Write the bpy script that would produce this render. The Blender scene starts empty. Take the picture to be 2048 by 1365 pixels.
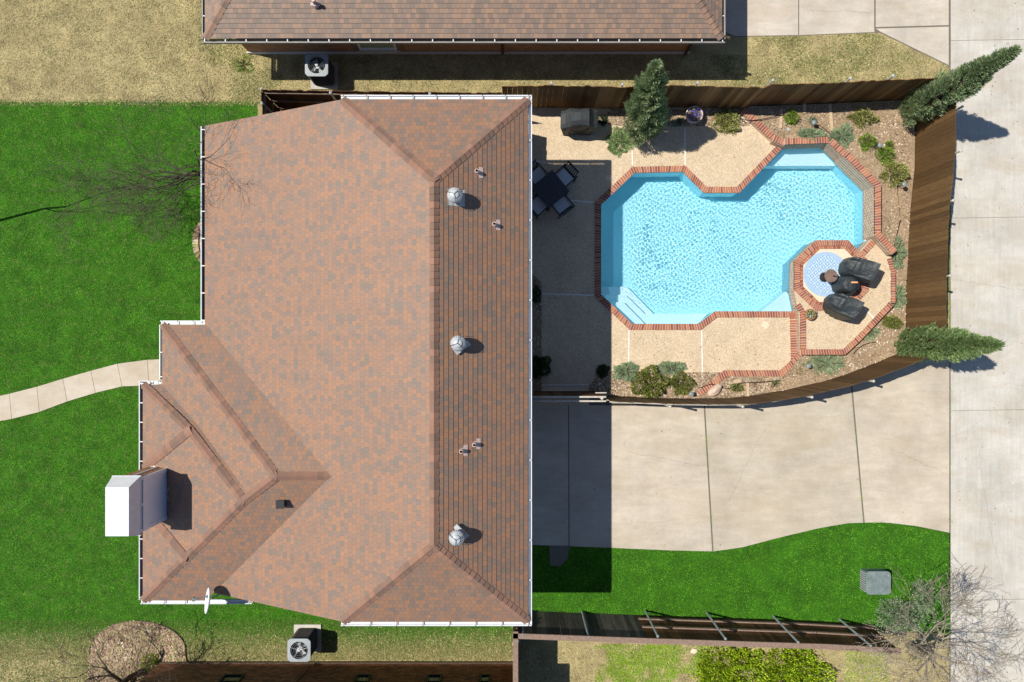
import bpy, bmesh, math, random
import numpy as np
from mathutils import Vector, Matrix, noise
from mathutils.geometry import tessellate_polygon
random.seed(7); rng = np.random.default_rng(7)
SC = bpy.context.scene; COL = SC.collection
R = math.radians
# ------------------------------------------------------------------ camera, sky, sun, exposure
H = 21.5                                   # drone height in metres above the patio
cam = bpy.data.cameras.new('camera'); camo = bpy.data.objects.new('camera', cam); COL.objects.link(camo)
camo.location = (0, 0, H); cam.sensor_width = 36; cam.lens = 36 * H / 32.0
cam.clip_start = .1; cam.clip_end = 2000; SC.camera = camo
SUN_TO = Vector((-.655, .153, 1)).normalized()   # towards the sun
world = bpy.data.worlds.new('World'); SC.world = world; world.use_nodes = True
wn = world.node_tree.nodes; wl = world.node_tree.links
sky = wn.new('ShaderNodeTexSky'); sky.sky_type = 'NISHITA'; sky.sun_disc = False
sky.sun_elevation = math.asin(SUN_TO.z); sky.sun_rotation = math.atan2(SUN_TO.x, SUN_TO.y)
sky.air_density = 1.0; sky.dust_density = .4; sky.ozone_density = 5.0
wl.new(sky.outputs[0], wn['Background'].inputs[0]); wn['Background'].inputs[1].default_value = .08
sun = bpy.data.lights.new('sun', 'SUN'); sun.energy = 4.7; sun.angle = R(.5); sun.color = (1, .955, .87)
suno = bpy.data.objects.new('sun', sun); COL.objects.link(suno); suno.location = (-20, 5, 30)
suno.rotation_euler = SUN_TO.to_track_quat('Z', 'Y').to_euler(); sun.cycles.is_caustics_light = True
vs = SC.view_settings; vs.view_transform = 'Standard'; vs.look = 'None'; vs.gamma = 1; vs.exposure = .22
SC.cycles.max_bounces = 12; SC.cycles.transparent_max_bounces = 8
SC.cycles.use_denoising = True

# ------------------------------------------------------------------ helpers
def P(px, py, z=0.0):
    """a place measured on the photograph, at its true height z"""
    s = 64 / (1 - z / H)
    return Vector(((px - 1024) / s, (682.5 - py) / s, z))
def PL(pts, z=0.0): return [P(a, b, z) for a, b in pts]

def mat(name, base=(.5, .5, .5), rough=.8, spec=.3, metal=0.0):
    m = bpy.data.materials.new(name); m.use_nodes = True
    p = m.node_tree.nodes['Principled BSDF']
    p.inputs['Base Color'].default_value = (*base, 1); p.inputs['Roughness'].default_value = rough
    p.inputs['Specular IOR Level'].default_value = spec; p.inputs['Metallic'].default_value = metal
    return m
class NT:
    def __init__(s, m): s.m = m; s.n = m.node_tree.nodes; s.l = m.node_tree.links; s.p = s.n['Principled BSDF']
    def new(s, t, **k):
        n = s.n.new(t)
        for a, b in k.items():
            if hasattr(n, a) and not a.startswith('i_'): setattr(n, a, b)
        return n
    def pos(s):
        if not hasattr(s, '_g'): s._g = s.n.new('ShaderNodeNewGeometry')
        return s._g.outputs['Position']
    def isl(s):
        s.pos(); return s._g.outputs['Random Per Island']
    def scaled(s, vec, sc):
        n = s.n.new('ShaderNodeVectorMath'); n.operation = 'MULTIPLY'; s.l.new(vec, n.inputs[0]); n.inputs[1].default_value = sc
        return n.outputs[0]
    def noise(s, scale, detail=4, rough=.6, vec=None, dist=0):
        n = s.n.new('ShaderNodeTexNoise'); n.inputs['Scale'].default_value = scale; n.inputs['Detail'].default_value = detail
        n.inputs['Roughness'].default_value = rough; n.inputs['Distortion'].default_value = dist
        s.l.new(vec if vec is not None else s.pos(), n.inputs['Vector']); return n.outputs['Fac']
    def ramp(s, fac, stops, interp='LINEAR'):
        n = s.n.new('ShaderNodeValToRGB'); n.color_ramp.interpolation = interp
        e = n.color_ramp.elements
        while len(e) > 1: e.remove(e[-1])
        e[0].position = stops[0][0]; e[0].color = (*stops[0][1], 1)
        for a, c in stops[1:]:
            q = e.new(a); q.color = (*c, 1)
        s.l.new(fac, n.inputs[0]); return n.outputs[0]
    def mix(s, a, b, fac, mode='MIX'):
        n = s.n.new('ShaderNodeMix'); n.data_type = 'RGBA'; n.blend_type = mode; n.clamp_result = False
        for v, i in ((fac, 0), (a, 6), (b, 7)):
            if isinstance(v, (int, float)): n.inputs[i].default_value = v
            elif isinstance(v, tuple): n.inputs[i].default_value = (*v, 1)
            else: s.l.new(v, n.inputs[i])
        return n.outputs[2]
    def g(s, fac, a, b):      # grey ramp between two levels
        return s.ramp(fac, [(.25, (a, a, a)), (.75, (b, b, b))])
    def base(s, c): s.l.new(c, s.p.inputs['Base Color'])
    def bump(s, h, strength=.4, dist=.01):
        n = s.n.new('ShaderNodeBump'); n.inputs['Strength'].default_value = strength; n.inputs['Distance'].default_value = dist
        s.l.new(h, n.inputs['Height']); s.l.new(n.outputs[0], s.p.inputs['Normal'])

class MB:
    """collects polygons for ONE mesh object"""
    def __init__(s): s.v = []; s.f = []; s.mi = []; s.uv = []; s.uvon = False
    def face(s, pts, mi=0, uv=None):
        k = len(s.v); s.v += [tuple(p) for p in pts]; s.f.append(tuple(range(k, k + len(pts)))); s.mi.append(mi)
        if uv: s.uvon = True
        s.uv.append(uv or [(0, 0)] * len(pts))
    def mesh(s, verts, faces, mi=0):
        k = len(s.v); s.v += [tuple(p) for p in verts]
        for f in faces:
            s.f.append(tuple(i + k for i in f)); s.mi.append(mi); s.uv.append([(0, 0)] * len(f))
    def hexa(s, b, t, mi=0):
        s.mesh(list(b) + list(t), [(3, 2, 1, 0), (4, 5, 6, 7), (0, 1, 5, 4), (1, 2, 6, 5), (2, 3, 7, 6), (3, 0, 4, 7)], mi)
    def box(s, x0, x1, y0, y1, z0, z1, mi=0):
        s.hexa([(x0, y0, z0), (x1, y0, z0), (x1, y1, z0), (x0, y1, z0)], [(x0, y0, z1), (x1, y0, z1), (x1, y1, z1), (x0, y1, z1)], mi)
    def obox(s, c, ax, ay, az, mi=0):
        """oriented box, half axes"""
        c = Vector(c); ax = Vector(ax); ay = Vector(ay); az = Vector(az)
        q = [-ax - ay, ax - ay, ax + ay, -ax + ay]
        s.hexa([c + a - az for a in q], [c + a + az for a in q], mi)
    def prism(s, pts, z0, z1, mi=0, mside=None):
        pts = [Vector((p[0], p[1], 0)) for p in pts]; n = len(pts)
        area = sum(pts[i].x * pts[(i + 1) % n].y - pts[(i + 1) % n].x * pts[i].y for i in range(n))
        if area < 0: pts.reverse()
        tris = tessellate_polygon([pts])
        for (a, b, c) in tris:
            A, B, C = pts[a], pts[b], pts[c]
            if (B - A).cross(C - A).z < 0: B, C = C, B
            s.face([(A.x, A.y, z1), (B.x, B.y, z1), (C.x, C.y, z1)], mi)
        for i in range(n):
            a, b = pts[i], pts[(i + 1) % n]
            s.face([(a.x, a.y, z0), (b.x, b.y, z0), (b.x, b.y, z1), (a.x, a.y, z1)], mi if mside is None else mside)
    def tube(s, pts, rad, n=8, mi=0, cap=True):
        pts = [Vector(p) for p in pts]
        if not hasattr(rad, '__len__'): rad = [rad] * len(pts)
        rings = []
        for i, p in enumerate(pts):
            d = (pts[min(i + 1, len(pts) - 1)] - pts[max(i - 1, 0)])
            d = d.normalized() if d.length > 1e-9 else Vector((0, 0, 1))
            u = d.cross(Vector((0, 0, 1)) if abs(d.z) < .9 else Vector((1, 0, 0))).normalized(); w = d.cross(u)
            rings.append([p + (u * math.cos(2 * math.pi * k / n) + w * math.sin(2 * math.pi * k / n)) * rad[i] for k in range(n)])
        V = [q for r in rings for q in r]; F = []
        for i in range(len(pts) - 1):
            for k in range(n):
                F.append((i * n + k, i * n + (k + 1) % n, (i + 1) * n + (k + 1) % n, (i + 1) * n + k))
        if cap: F += [tuple(range(n)), tuple(range((len(pts) - 1) * n, len(pts) * n))[::-1]]
        s.mesh(V, F, mi)
    def lathe(s, c, prof, n=24, mi=0, ax=None):
        """prof: (radius, height) from bottom to top"""
        c = Vector(c); V = []; F = []
        for r, h in prof:
            for k in range(n):
                a = 2 * math.pi * k / n; V.append(c + Vector((r * math.cos(a), r * math.sin(a), h)))
        for i in range(len(prof) - 1):
            for k in range(n): F.append((i * n + k, i * n + (k + 1) % n, (i + 1) * n + (k + 1) % n, (i + 1) * n + k))
        s.mesh(V, F, mi)
    def build(s, name, mats, parent=None, local=False, smooth=False, at=None):
        me = bpy.data.meshes.new(name); off = Vector((0, 0, 0))
        if parent is not None and not local:
            q = parent
            while q is not None: off += q.location; q = q.parent
        if at is not None: off = Vector(at)
        me.from_pydata([(a - off.x, b - off.y, c - off.z) for a, b, c in s.v], [], s.f)
        for m in (mats if isinstance(mats, (list, tuple)) else [mats]): me.materials.append(m)
        me.polygons.foreach_set('material_index', s.mi)
        if smooth: me.polygons.foreach_set('use_smooth', [True] * len(me.polygons))
        if s.uvon:
            uvl = me.uv_layers.new(name='UVMap'); flat = [c for f in s.uv for q in f for c in q]
            uvl.data.foreach_set('uv', flat)
        me.update()
        o = bpy.data.objects.new(name, me); COL.objects.link(o)
        if parent is not None: o.parent = parent
        if at is not None: o.location = at
        return o
def tag(o, label=None, cat=None, group=None, kind=None):
    for k, v in (('label', label), ('category', cat), ('group', group), ('kind', kind)):
        if v: o[k] = v
    return o
def thing(name, label, cat, loc=(0, 0, 0), rz=0, group=None):
    o = bpy.data.objects.new(name, None); COL.objects.link(o); o.location = loc; o.rotation_euler = (0, 0, rz)
    o.empty_display_size = .2
    return tag(o, label, cat, group)
def copy_tree(o, parent=None, kids=None):
    c = o.copy(); COL.objects.link(c)
    if parent is not None: c.parent = parent
    for ch in list(o.children): copy_tree(ch, c)
    return c
def struct(o): o['kind'] = 'structure'; return o
def quads(name, V, F4, mats, parent=None, smooth=False, tri=False):
    """fast mesh from numpy: V (n,3), faces (m,4) or (m,3)"""
    me = bpy.data.meshes.new(name); k = F4.shape[1]; m = len(F4)
    me.vertices.add(len(V)); me.vertices.foreach_set('co', np.ascontiguousarray(V, dtype=np.float32).ravel())
    me.loops.add(m * k); me.loops.foreach_set('vertex_index', F4.astype(np.int32).ravel())
    me.polygons.add(m); me.polygons.foreach_set('loop_start', np.arange(0, m * k, k, dtype=np.int32))
    me.polygons.foreach_set('loop_total', np.full(m, k, dtype=np.int32))
    me.update(calc_edges=True)
    for q in (mats if isinstance(mats, (list, tuple)) else [mats]): me.materials.append(q)
    if smooth: me.polygons.foreach_set('use_smooth', np.ones(m, dtype=bool))
    o = bpy.data.objects.new(name, me); COL.objects.link(o)
    if parent is not None: o.parent = parent
    return o
def leaves(C, D, L, W, curl=.0):
    """rhombic leaves at C pointing along D (length L, width W); returns V,F"""
    n = len(C); D = D / (np.linalg.norm(D, axis=1, keepdims=True) + 1e-9)
    r = rng.normal(size=(n, 3)); S = np.cross(D, r); S /= (np.linalg.norm(S, axis=1, keepdims=True) + 1e-9)
    L = np.broadcast_to(L, (n,))[:, None]; W = np.broadcast_to(W, (n,))[:, None]
    V = np.stack([C - D * L * .5, C + S * W * .5, C + D * L * .5, C - S * W * .5], 1).reshape(-1, 3)
    return V, np.arange(4 * n).reshape(n, 4)
def in_poly(X, Y, poly):
    ins = np.zeros(len(X), bool); n = len(poly); j = n - 1
    for i in range(n):
        xi, yi, xj, yj = poly[i][0], poly[i][1], poly[j][0], poly[j][1]
        c = ((yi > Y) != (yj > Y)) & (X < (xj - xi) * (Y - yi) / (yj - yi + 1e-12) + xi)
        ins ^= c; j = i
    return ins

# ------------------------------------------------------------------ materials
def m_noise(name, c0, c1, sc, rough=.85, bump=.3, bd=.01, big=None, spec=.25, det=5):
    m = mat(name, rough=rough, spec=spec); t = NT(m)
    f = t.noise(sc, det, .65); c = t.ramp(f, [(.3, c0), (.7, c1)])
    if big:
        c = t.mix(c, t.g(t.noise(big[0], 3), big[1], big[2]), 1.0, 'MULTIPLY')
    t.base(c)
    if bump: t.bump(f, bump, bd)
    return m
def m_isl(name, stops, rough=.8, spec=.25, streak=None, fine=60, fa=.8, fb=1.15, trans=None, interp='LINEAR', bump=.2):
    m = mat(name, rough=rough, spec=spec); t = NT(m)
    c = t.ramp(t.isl(), stops, interp)
    v = t.pos() if streak is None else t.scaled(t.pos(), streak)
    f = t.noise(fine, 4, .6, v)
    c = t.mix(c, t.g(f, fa, fb), 1.0, 'MULTIPLY'); t.base(c)
    if bump: t.bump(f, bump, .004)
    if trans:
        tr = t.n.new('ShaderNodeBsdfTranslucent'); t.l.new(c, tr.inputs[0]); mx = t.n.new('ShaderNodeMixShader')
        mx.inputs[0].default_value = trans; t.l.new(t.p.outputs[0], mx.inputs[1]); t.l.new(tr.outputs[0], mx.inputs[2])
        t.l.new(mx.outputs[0], t.n['Material Output'].inputs[0])
    return m
SHW, SHR = .128, .128
def m_shingle(name, stops, mort=(.07, .05, .04), warm=1.0):
    m = mat(name, rough=.6, spec=.4); t = NT(m)
    uv = t.n.new('ShaderNodeUVMap'); uv.uv_map = 'UVMap'
    b = t.n.new('ShaderNodeTexBrick'); t.l.new(uv.outputs[0], b.inputs['Vector'])
    b.offset = .37; b.squash = 1; b.inputs['Scale'].default_value = 1; b.inputs['Brick Width'].default_value = SHW
    b.inputs['Row Height'].default_value = SHR; b.inputs['Mortar Size'].default_value = .0022; b.inputs['Mortar Smooth'].default_value = .2
    b.inputs['Color1'].default_value = (0, 0, 0, 1); b.inputs['Color2'].default_value = (1, 1, 1, 1); b.inputs['Mortar'].default_value = (.5, .5, .5, 1)
    big = t.noise(2.2, 5, .65, t.scaled(uv.outputs[0], (1.1, .22, 1)))
    mid = t.noise(5.5, 2, .5, uv.outputs[0])
    f = t.mix(b.outputs['Color'], mid, .22)
    c = t.ramp(f, stops)
    fine = t.noise(90, 3, .7, uv.outputs[0])
    c = t.mix(c, t.g(fine, .78, 1.2), 1.0, 'MULTIPLY')
    c = t.mix(c, t.g(big, .93, 1.06), 1.0, 'MULTIPLY')
    c = t.mix(c, mort, b.outputs['Fac']); t.base(c); t.bump(fine, .35, .004)
    return m
SH = [(.10, (.185, .143, .113)), (.26, (.225, .149, .109)), (.44, (.256, .153, .104)), (.62, (.275, .157, .100)), (.80, (.305, .161, .094)), (.94, (.322, .169, .096))]
SH2 = [(.2, (.19, .140, .110)), (.4, (.225, .158, .120)), (.6, (.25, .168, .122)), (.8, (.29, .182, .122)), (.95, (.33, .20, .128))]
M = {}
M['shingle'] = m_shingle('shingle', SH); M['shingle_n'] = m_shingle('shingle_neighbour', SH2)
M['cap'] = m_isl('ridge_shingle', [(0, (.175, .118, .090)), (.3, (.225, .135, .098)), (.6, (.270, .150, .104)), (1, (.300, .164, .114))], rough=.9, fine=70)
M['cap_n'] = m_isl('ridge_shingle_neighbour', [(0, (.18, .13, .10)), (.5, (.24, .155, .115)), (1, (.30, .19, .13))], rough=.9, fine=70)
M['white'] = m_noise('white_paint', (.66, .67, .69), (.76, .77, .78), 6, .45, .05, spec=.4)
M['gutter_n'] = m_noise('grey_paint', (.33, .31, .29), (.42, .39, .36), 6, .45, .05, spec=.4)
M['gutter_shade'] = m_noise('gutter_inner_shade', (.09, .085, .08), (.16, .15, .14), 9, .7, .05)  # shade inside the trough, put into the colour of the gutter's inner faces
M['siding'] = m_noise('chimney_siding', (.80, .83, .90), (.86, .89, .94), 5, .6, .1)
M['metal'] = m_noise('galvanised', (.36, .38, .39), (.50, .52, .53), 12, .38, .1, spec=.5)
M['cab'] = m_noise('cabinet_paint', (.11, .15, .145), (.21, .26, .25), 5, .6, .15)
M['grey_metal'] = m_noise('grey_steel', (.17, .205, .21), (.27, .31, .32), 10, .5, .1)
M['dark'] = mat('dark_plastic', (.018, .019, .022), .55); M['black'] = mat('black_rubber', (.01, .01, .011), .6)
M['pinkpipe'] = m_noise('pinkish_paint', (.48, .34, .31), (.60, .46, .42), 20, .6, .1)
def m_brick(name, c1, c2, mort, bw=.21, rh=.075, ms=.01, ax='xz', bias=0):
    m = mat(name, rough=.9, spec=.2); t = NT(m)
    sp = t.n.new('ShaderNodeSeparateXYZ'); t.l.new(t.pos(), sp.inputs[0])
    ad = t.n.new('ShaderNodeMath'); ad.operation = 'ADD'; t.l.new(sp.outputs[0], ad.inputs[0]); t.l.new(sp.outputs[1], ad.inputs[1])
    cb = t.n.new('ShaderNodeCombineXYZ'); t.l.new(ad.outputs[0], cb.inputs[0]); t.l.new(sp.outputs[2], cb.inputs[1])
    b = t.n.new('ShaderNodeTexBrick'); t.l.new(cb.outputs[0], b.inputs['Vector']); b.inputs['Scale'].default_value = 1
    b.inputs['Brick Width'].default_value = bw; b.inputs['Row Height'].default_value = rh; b.inputs['Mortar Size'].default_value = ms
    b.inputs['Color1'].default_value = (*c1, 1); b.inputs['Color2'].default_value = (*c2, 1); b.inputs['Mortar'].default_value = (*mort, 1)
    c = t.mix(b.outputs['Color'], t.g(t.noise(14, 5), .65, 1.25), 1.0, 'MULTIPLY'); t.base(c)
    t.bump(b.outputs['Fac'], -.4, .006)
    return m
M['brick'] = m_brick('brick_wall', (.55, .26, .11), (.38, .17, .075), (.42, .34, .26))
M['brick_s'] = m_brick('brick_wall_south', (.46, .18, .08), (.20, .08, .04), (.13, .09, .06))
M['veneer'] = m_brick('pool_veneer_brick', (.42, .25, .16), (.24, .15, .105), (.62, .50, .38), .17, .062, .013)
M['coping'] = m_isl('coping_brick', [(0, (.21, .070, .050)), (.3, (.29, .095, .060)), (.6, (.38, .140, .075)), (.85, (.44, .19, .10)), (1, (.27, .12, .095))], rough=.8, fine=25, fa=.8, fb=1.2)
M['mortar'] = m_noise('mortar', (.55, .42, .32), (.66, .53, .42), 20, .95, .2)
M['concrete'] = m_noise('joint_concrete', (.72, .70, .66), (.82, .80, .76), 20, .9, .1)
def m_aggr(name):
    m = mat(name, rough=.85, spec=.25); t = NT(m)
    v = t.n.new('ShaderNodeTexVoronoi'); v.inputs['Scale'].default_value = 60; t.l.new(t.pos(), v.inputs['Vector'])
    c = t.ramp(v.outputs['Color'], [(.0, (.32, .20, .11)), (.25, (.52, .36, .21)), (.5, (.66, .49, .31)), (.75, (.74, .60, .42)), (1, (.80, .70, .55))])
    n = t.n.new('ShaderNodeSeparateColor'); t.l.new(v.outputs['Color'], n.inputs[0])
    c = t.ramp(n.outputs[0], [(.0, (.44, .31, .185)), (.25, (.55, .42, .27)), (.5, (.62, .485, .325)), (.75, (.66, .53, .37)), (1, (.72, .61, .46))])
    c = t.mix(c, t.g(t.noise(1.6, 6, .6), .84, 1.08), 1.0, 'MULTIPLY')
    c = t.mix(c, t.g(t.noise(9, 4, .6), .92, 1.05), 1.0, 'MULTIPLY')
    t.base(c); t.bump(v.outputs['Distance'], .35, .008); return m
M['deck'] = m_aggr('pebble_deck')
def m_conc(name, c0, c1, c2, streak=(1, .12, 1), stain=1.0):
    m = mat(name, rough=.88, spec=.25); t = NT(m)
    c = t.ramp(t.isl(), [(0, c0), (.5, c1), (1, c2)])
    c = t.mix(c, t.g(t.noise(.7, 10, .72), .70, 1.16), stain, 'MULTIPLY')
    c = t.mix(c, t.g(t.noise(5, 5, .6, t.scaled(t.pos(), streak)), .90, 1.08), 1.0, 'MULTIPLY')
    c = t.mix(c, t.g(t.noise(55, 4, .7), .84, 1.14), 1.0, 'MULTIPLY')
    c = t.mix(c, (.40, .31, .20), t.ramp(t.noise(.8, 9, .72, t.scaled(t.pos(), (.55, 1.5, 1)), .8), [(.42, (0, 0, 0)), (.66, (.42, .42, .42))]))
    sc = t.ramp(t.noise(3.1, 7, .72, t.scaled(t.pos(), (1, .7, 1)), 1.2), [(.66, (0, 0, 0)), (.74, (1, 1, 1))])
    c = t.mix(c, (.60, .56, .50), t.mix((0, 0, 0), sc, .45))
    t.base(c); t.bump(t.noise(70, 4), .2, .004); return m
M['drive'] = m_conc('driveway_concrete', (.49, .425, .325), (.55, .495, .41), (.55, .48, .385), (.25, 1.2, 1))
M['drive_n'] = m_conc('driveway_concrete_north', (.54, .48, .40), (.56, .50, .42), (.58, .52, .44), (.25, 1.2, 1))
M['alley'] = m_conc('alley_concrete', (.54, .51, .45), (.555, .525, .465), (.57, .54, .48), (2.2, .16, 1))
M['walk'] = m_conc('walk_concrete', (.52, .45, .35), (.55, .48, .38), (.57, .50, .40), (1, 1, 1), .35)
M['joint'] = mat('joint_dirt', (.16, .14, .11), .95)
M['soil'] = m_noise('soil', (.20, .14, .085), (.42, .31, .20), 14, .95, .5, .02, big=(1.1, .75, 1.25))
M['lawn'] = m_noise('lawn_soil', (.018, .080, .003), (.048, .175, .006), 30, .95, .4, .02, big=(1.6, .55, 1.25))
M['dry'] = m_noise('dry_lawn_soil', (.25, .20, .09), (.48, .395, .20), 22, .95, .5, .02, big=(1.3, .6, 1.25))
M['blade'] = m_isl('green_blades', [(0, (.018, .075, .002)), (.5, (.058, .215, .004)), (.85, (.115, .35, .010)), (1, (.24, .52, .04))], rough=.75, fine=2.2, fa=.42, fb=1.35, trans=.15, bump=0)
M['blade_dry'] = m_isl('dry_blades', [(0, (.17, .135, .05)), (.25, (.38, .31, .13)), (.6, (.55, .455, .215)), (.9, (.70, .61, .34)), (1, (.14, .18, .05))], rough=.85, fine=2.6, fa=.55, fb=1.3, bump=0)
M['blade_olive'] = m_isl('olive_blades', [(0, (.05, .09, .012)), (.5, (.11, .17, .03)), (1, (.22, .26, .07))], rough=.8, fine=1.5, fa=.8, fb=1.2, bump=0)
M['blade_lime'] = m_isl('lime_blades', [(0, (.08, .17, .008)), (.5, (.20, .36, .012)), (1, (.38, .52, .04))], rough=.8, fine=1.5, fa=.8, fb=1.2, bump=0)
M['chips'] = m_isl('mulch_chips', [(0, (.13, .08, .04)), (.3, (.32, .21, .12)), (.6, (.48, .35, .22)), (.85, (.58, .48, .36)), (1, (.70, .66, .60))], rough=.9, fine=1.0, fa=.65, fb=1.35, bump=0)
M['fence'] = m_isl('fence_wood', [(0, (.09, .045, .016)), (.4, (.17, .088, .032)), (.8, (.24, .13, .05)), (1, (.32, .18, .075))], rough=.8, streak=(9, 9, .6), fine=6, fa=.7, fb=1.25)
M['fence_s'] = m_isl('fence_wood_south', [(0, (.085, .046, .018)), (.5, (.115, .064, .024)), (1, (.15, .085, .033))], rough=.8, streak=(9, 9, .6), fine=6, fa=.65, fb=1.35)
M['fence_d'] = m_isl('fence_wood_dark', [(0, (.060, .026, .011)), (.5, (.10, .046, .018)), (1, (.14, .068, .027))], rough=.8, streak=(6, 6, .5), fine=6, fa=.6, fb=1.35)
M['fence_g'] = m_isl('fence_wood_weathered', [(0, (.055, .048, .040)), (.5, (.10, .088, .07)), (1, (.15, .13, .105))], rough=.85, streak=(8, 8, .5), fine=5, fa=.5, fb=1.4)
M['rail'] = m_noise('rail_wood', (.19, .125, .09), (.30, .21, .16), 12, .85, .2)
M['post'] = m_noise('post_pale', (.42, .38, .31), (.60, .56, .48), 12, .7, .2)
M['cover'] = None
def m_cover():
    m = mat('dark_cover', rough=.48, spec=.45); t = NT(m)
    f = t.noise(7, 5, .6, None, 1.0); t.base(t.ramp(f, [(.3, (.018, .024, .026)), (.7, (.034, .042, .045))])); t.bump(f, .8, .04); return m
M['cover'] = m_cover()
M['grill_cover'] = m_noise('grill_cover', (.030, .034, .036), (.052, .058, .06), 8, .6, .4, .03)
M['plaster'] = m_noise('pool_plaster', (.40, .81, .93), (.47, .85, .95), 26, .8, 0, big=(1.2, .94, 1.05))
M['stepp'] = m_noise('pool_step_plaster', (.62, .86, .95), (.70, .89, .96), 20, .8, 0)
M['cream'] = m_noise('cream_concrete', (.66, .53, .37), (.76, .64, .48), 14, .85, .1)
M['bark'] = m_noise('bark_brown', (.045, .032, .022), (.12, .085, .055), 22, .9, .5)
M['twig'] = m_noise('bark_twig', (.07, .06, .04), (.15, .13, .09), 22, .9, .3)
M['bark_g'] = m_noise('bark_grey', (.20, .165, .125), (.40, .345, .27), 18, .9, .5)
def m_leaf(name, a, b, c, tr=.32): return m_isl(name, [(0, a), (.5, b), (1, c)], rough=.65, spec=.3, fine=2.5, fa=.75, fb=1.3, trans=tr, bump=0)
M['jun'] = m_leaf('juniper_leaf', (.12, .18, .08), (.31, .41, .20), (.54, .62, .36))
M['jun2'] = m_leaf('juniper_leaf_bright', (.085, .160, .050), (.26, .38, .14), (.46, .58, .27))
M['spread'] = m_leaf('spreading_juniper_leaf', (.13, .20, .09), (.33, .43, .24), (.50, .60, .40))
M['bright'] = m_leaf('bright_leaf', (.075, .15, .012), (.21, .36, .035), (.42, .56, .10))
M['yellow'] = m_leaf('yellow_green_leaf', (.11, .13, .025), (.32, .35, .09), (.60, .58, .24))
M['box'] = m_leaf('boxwood_leaf', (.065, .095, .018), (.20, .24, .05), (.46, .46, .13))
M['lime'] = m_leaf('lime_leaf', (0.078, 0.156, 0.005), (0.286, 0.429, 0.013), (0.585, 0.676, 0.039))
M['olive'] = m_leaf('olive_leaf', (0.094, 0.131, 0.037), (0.244, 0.281, 0.094), (0.450, 0.469, 0.206))
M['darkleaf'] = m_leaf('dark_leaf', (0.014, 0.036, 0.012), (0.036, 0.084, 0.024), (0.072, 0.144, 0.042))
M['purple'] = m_leaf('purple_petal', (.10, .04, .45), (.20, .10, .75), (.38, .28, .9))
M['terra'] = m_noise('terracotta', (.38, .13, .045), (.50, .19, .07), 12, .8, .2)
M['potwhite'] = m_noise('cream_pot', (.60, .50, .44), (.72, .63, .57), 12, .6, .1)
M['stone'] = m_noise('pale_stone', (.46, .34, .26), (.66, .52, .42), 9, .85, .5)
M['timber'] = m_noise('pale_timber', (.45, .33, .20), (.60, .46, .30), 14, .85, .3)
M['cushion'] = m_noise('cushion', (.52, .53, .55), (.62, .63, .65), 30, .9, .2)
M['acgrey'] = mat('drain_grey', (.10, .22, .28), .6)
M['glass'] = mat('window_glass', (.02, .03, .035), .06, .8)
M['blind'] = mat('window_blind', (.30, .36, .20), .4)
M['table'] = mat('patio_table_paint', (.03, .033, .04), .45, .4)

# ------------------------------------------------------------------ setting: ground, lawns, drives
BX0, BX1, BY0, BY1 = 2.5, 11.35, .3, 6.4      # opening in the ground sheet for the pool
g = MB(); XS = [-60, BX0, BX1, 60]; YS = [-60, BY0, BY1, 60]
for i in range(3):
    for j in range(3):
        if i == 1 and j == 1: continue
        g.face([(XS[i], YS[j], 0), (XS[i + 1], YS[j], 0), (XS[i + 1], YS[j + 1], 0), (XS[i], YS[j + 1], 0)])
struct(g.build('ground', M['dry']))
def sheet(name, pts, z, m, kind='structure', holes=None):
    loops = [[Vector((p[0], p[1], 0)) for p in pts]] + [[Vector((p[0], p[1], 0)) for p in h] for h in (holes or [])]
    flat = [p for l in loops for p in l]; b = MB()
    for (i, j, k) in tessellate_polygon(loops):
        A, B, C = flat[i], flat[j], flat[k]
        if (B - A).cross(C - A).z < 0: B, C = C, B
        b.mesh([(q.x, q.y, z) for q in (A, B, C)], [(0, 1, 2)])
    o = b.build(name, m); o['kind'] = kind; return o
curve = [(1065, 1090), (1120, 1092), (1225, 1096), (1340, 1101), (1425, 1103), (1480, 1096), (1560, 1075), (1640, 1056), (1700, 1046), (1770, 1045), (1830, 1052), (1900, 1066)]
LAWN_W = PL([(-300, 205), (515, 205), (515, 300), (700, 300), (700, 1195), (1030, 1195), (1030, 1320), (-300, 1320)])
LAWN_E = PL([(1040, 1090)] + curve[1:] + [(1900, 1268), (1600, 1256), (1040, 1238)])
M['lawn_w'] = M['lawn'].copy(); M['lawn_w'].name = 'lawn_soil_fading'; _t = NT.__new__(NT); _t.m = M['lawn_w']; _t.n = _t.m.node_tree.nodes; _t.l = _t.m.node_tree.links; _t.p = _t.n['Principled BSDF']
_g = _t.p.inputs['Base Color'].links[0].from_socket; _s = _t.n.new('ShaderNodeSeparateXYZ'); _t.l.new(_t.pos(), _s.inputs[0])
_m = _t.n.new('ShaderNodeMapRange'); _t.l.new(_s.outputs[1], _m.inputs['Value']); _m.inputs['From Min'].default_value = -9.9; _m.inputs['From Max'].default_value = -8.9
_a = _t.n.new('ShaderNodeMath'); _a.operation = 'MULTIPLY_ADD'; _t.l.new(_t.noise(5, 5), _a.inputs[0]); _a.inputs[1].default_value = 1.2; _a.inputs[2].default_value = -.6
_b = _t.n.new('ShaderNodeMath'); _b.operation = 'ADD'; _b.use_clamp = True; _t.l.new(_m.outputs[0], _b.inputs[0]); _t.l.new(_a.outputs[0], _b.inputs[1])
_t.base(_t.mix((.24, .19, .085), _g, _b.outputs[0]))
sheet('lawn', LAWN_W, .004, M['lawn_w']); sheet('lawn', LAWN_E, .004, M['lawn'])
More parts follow.
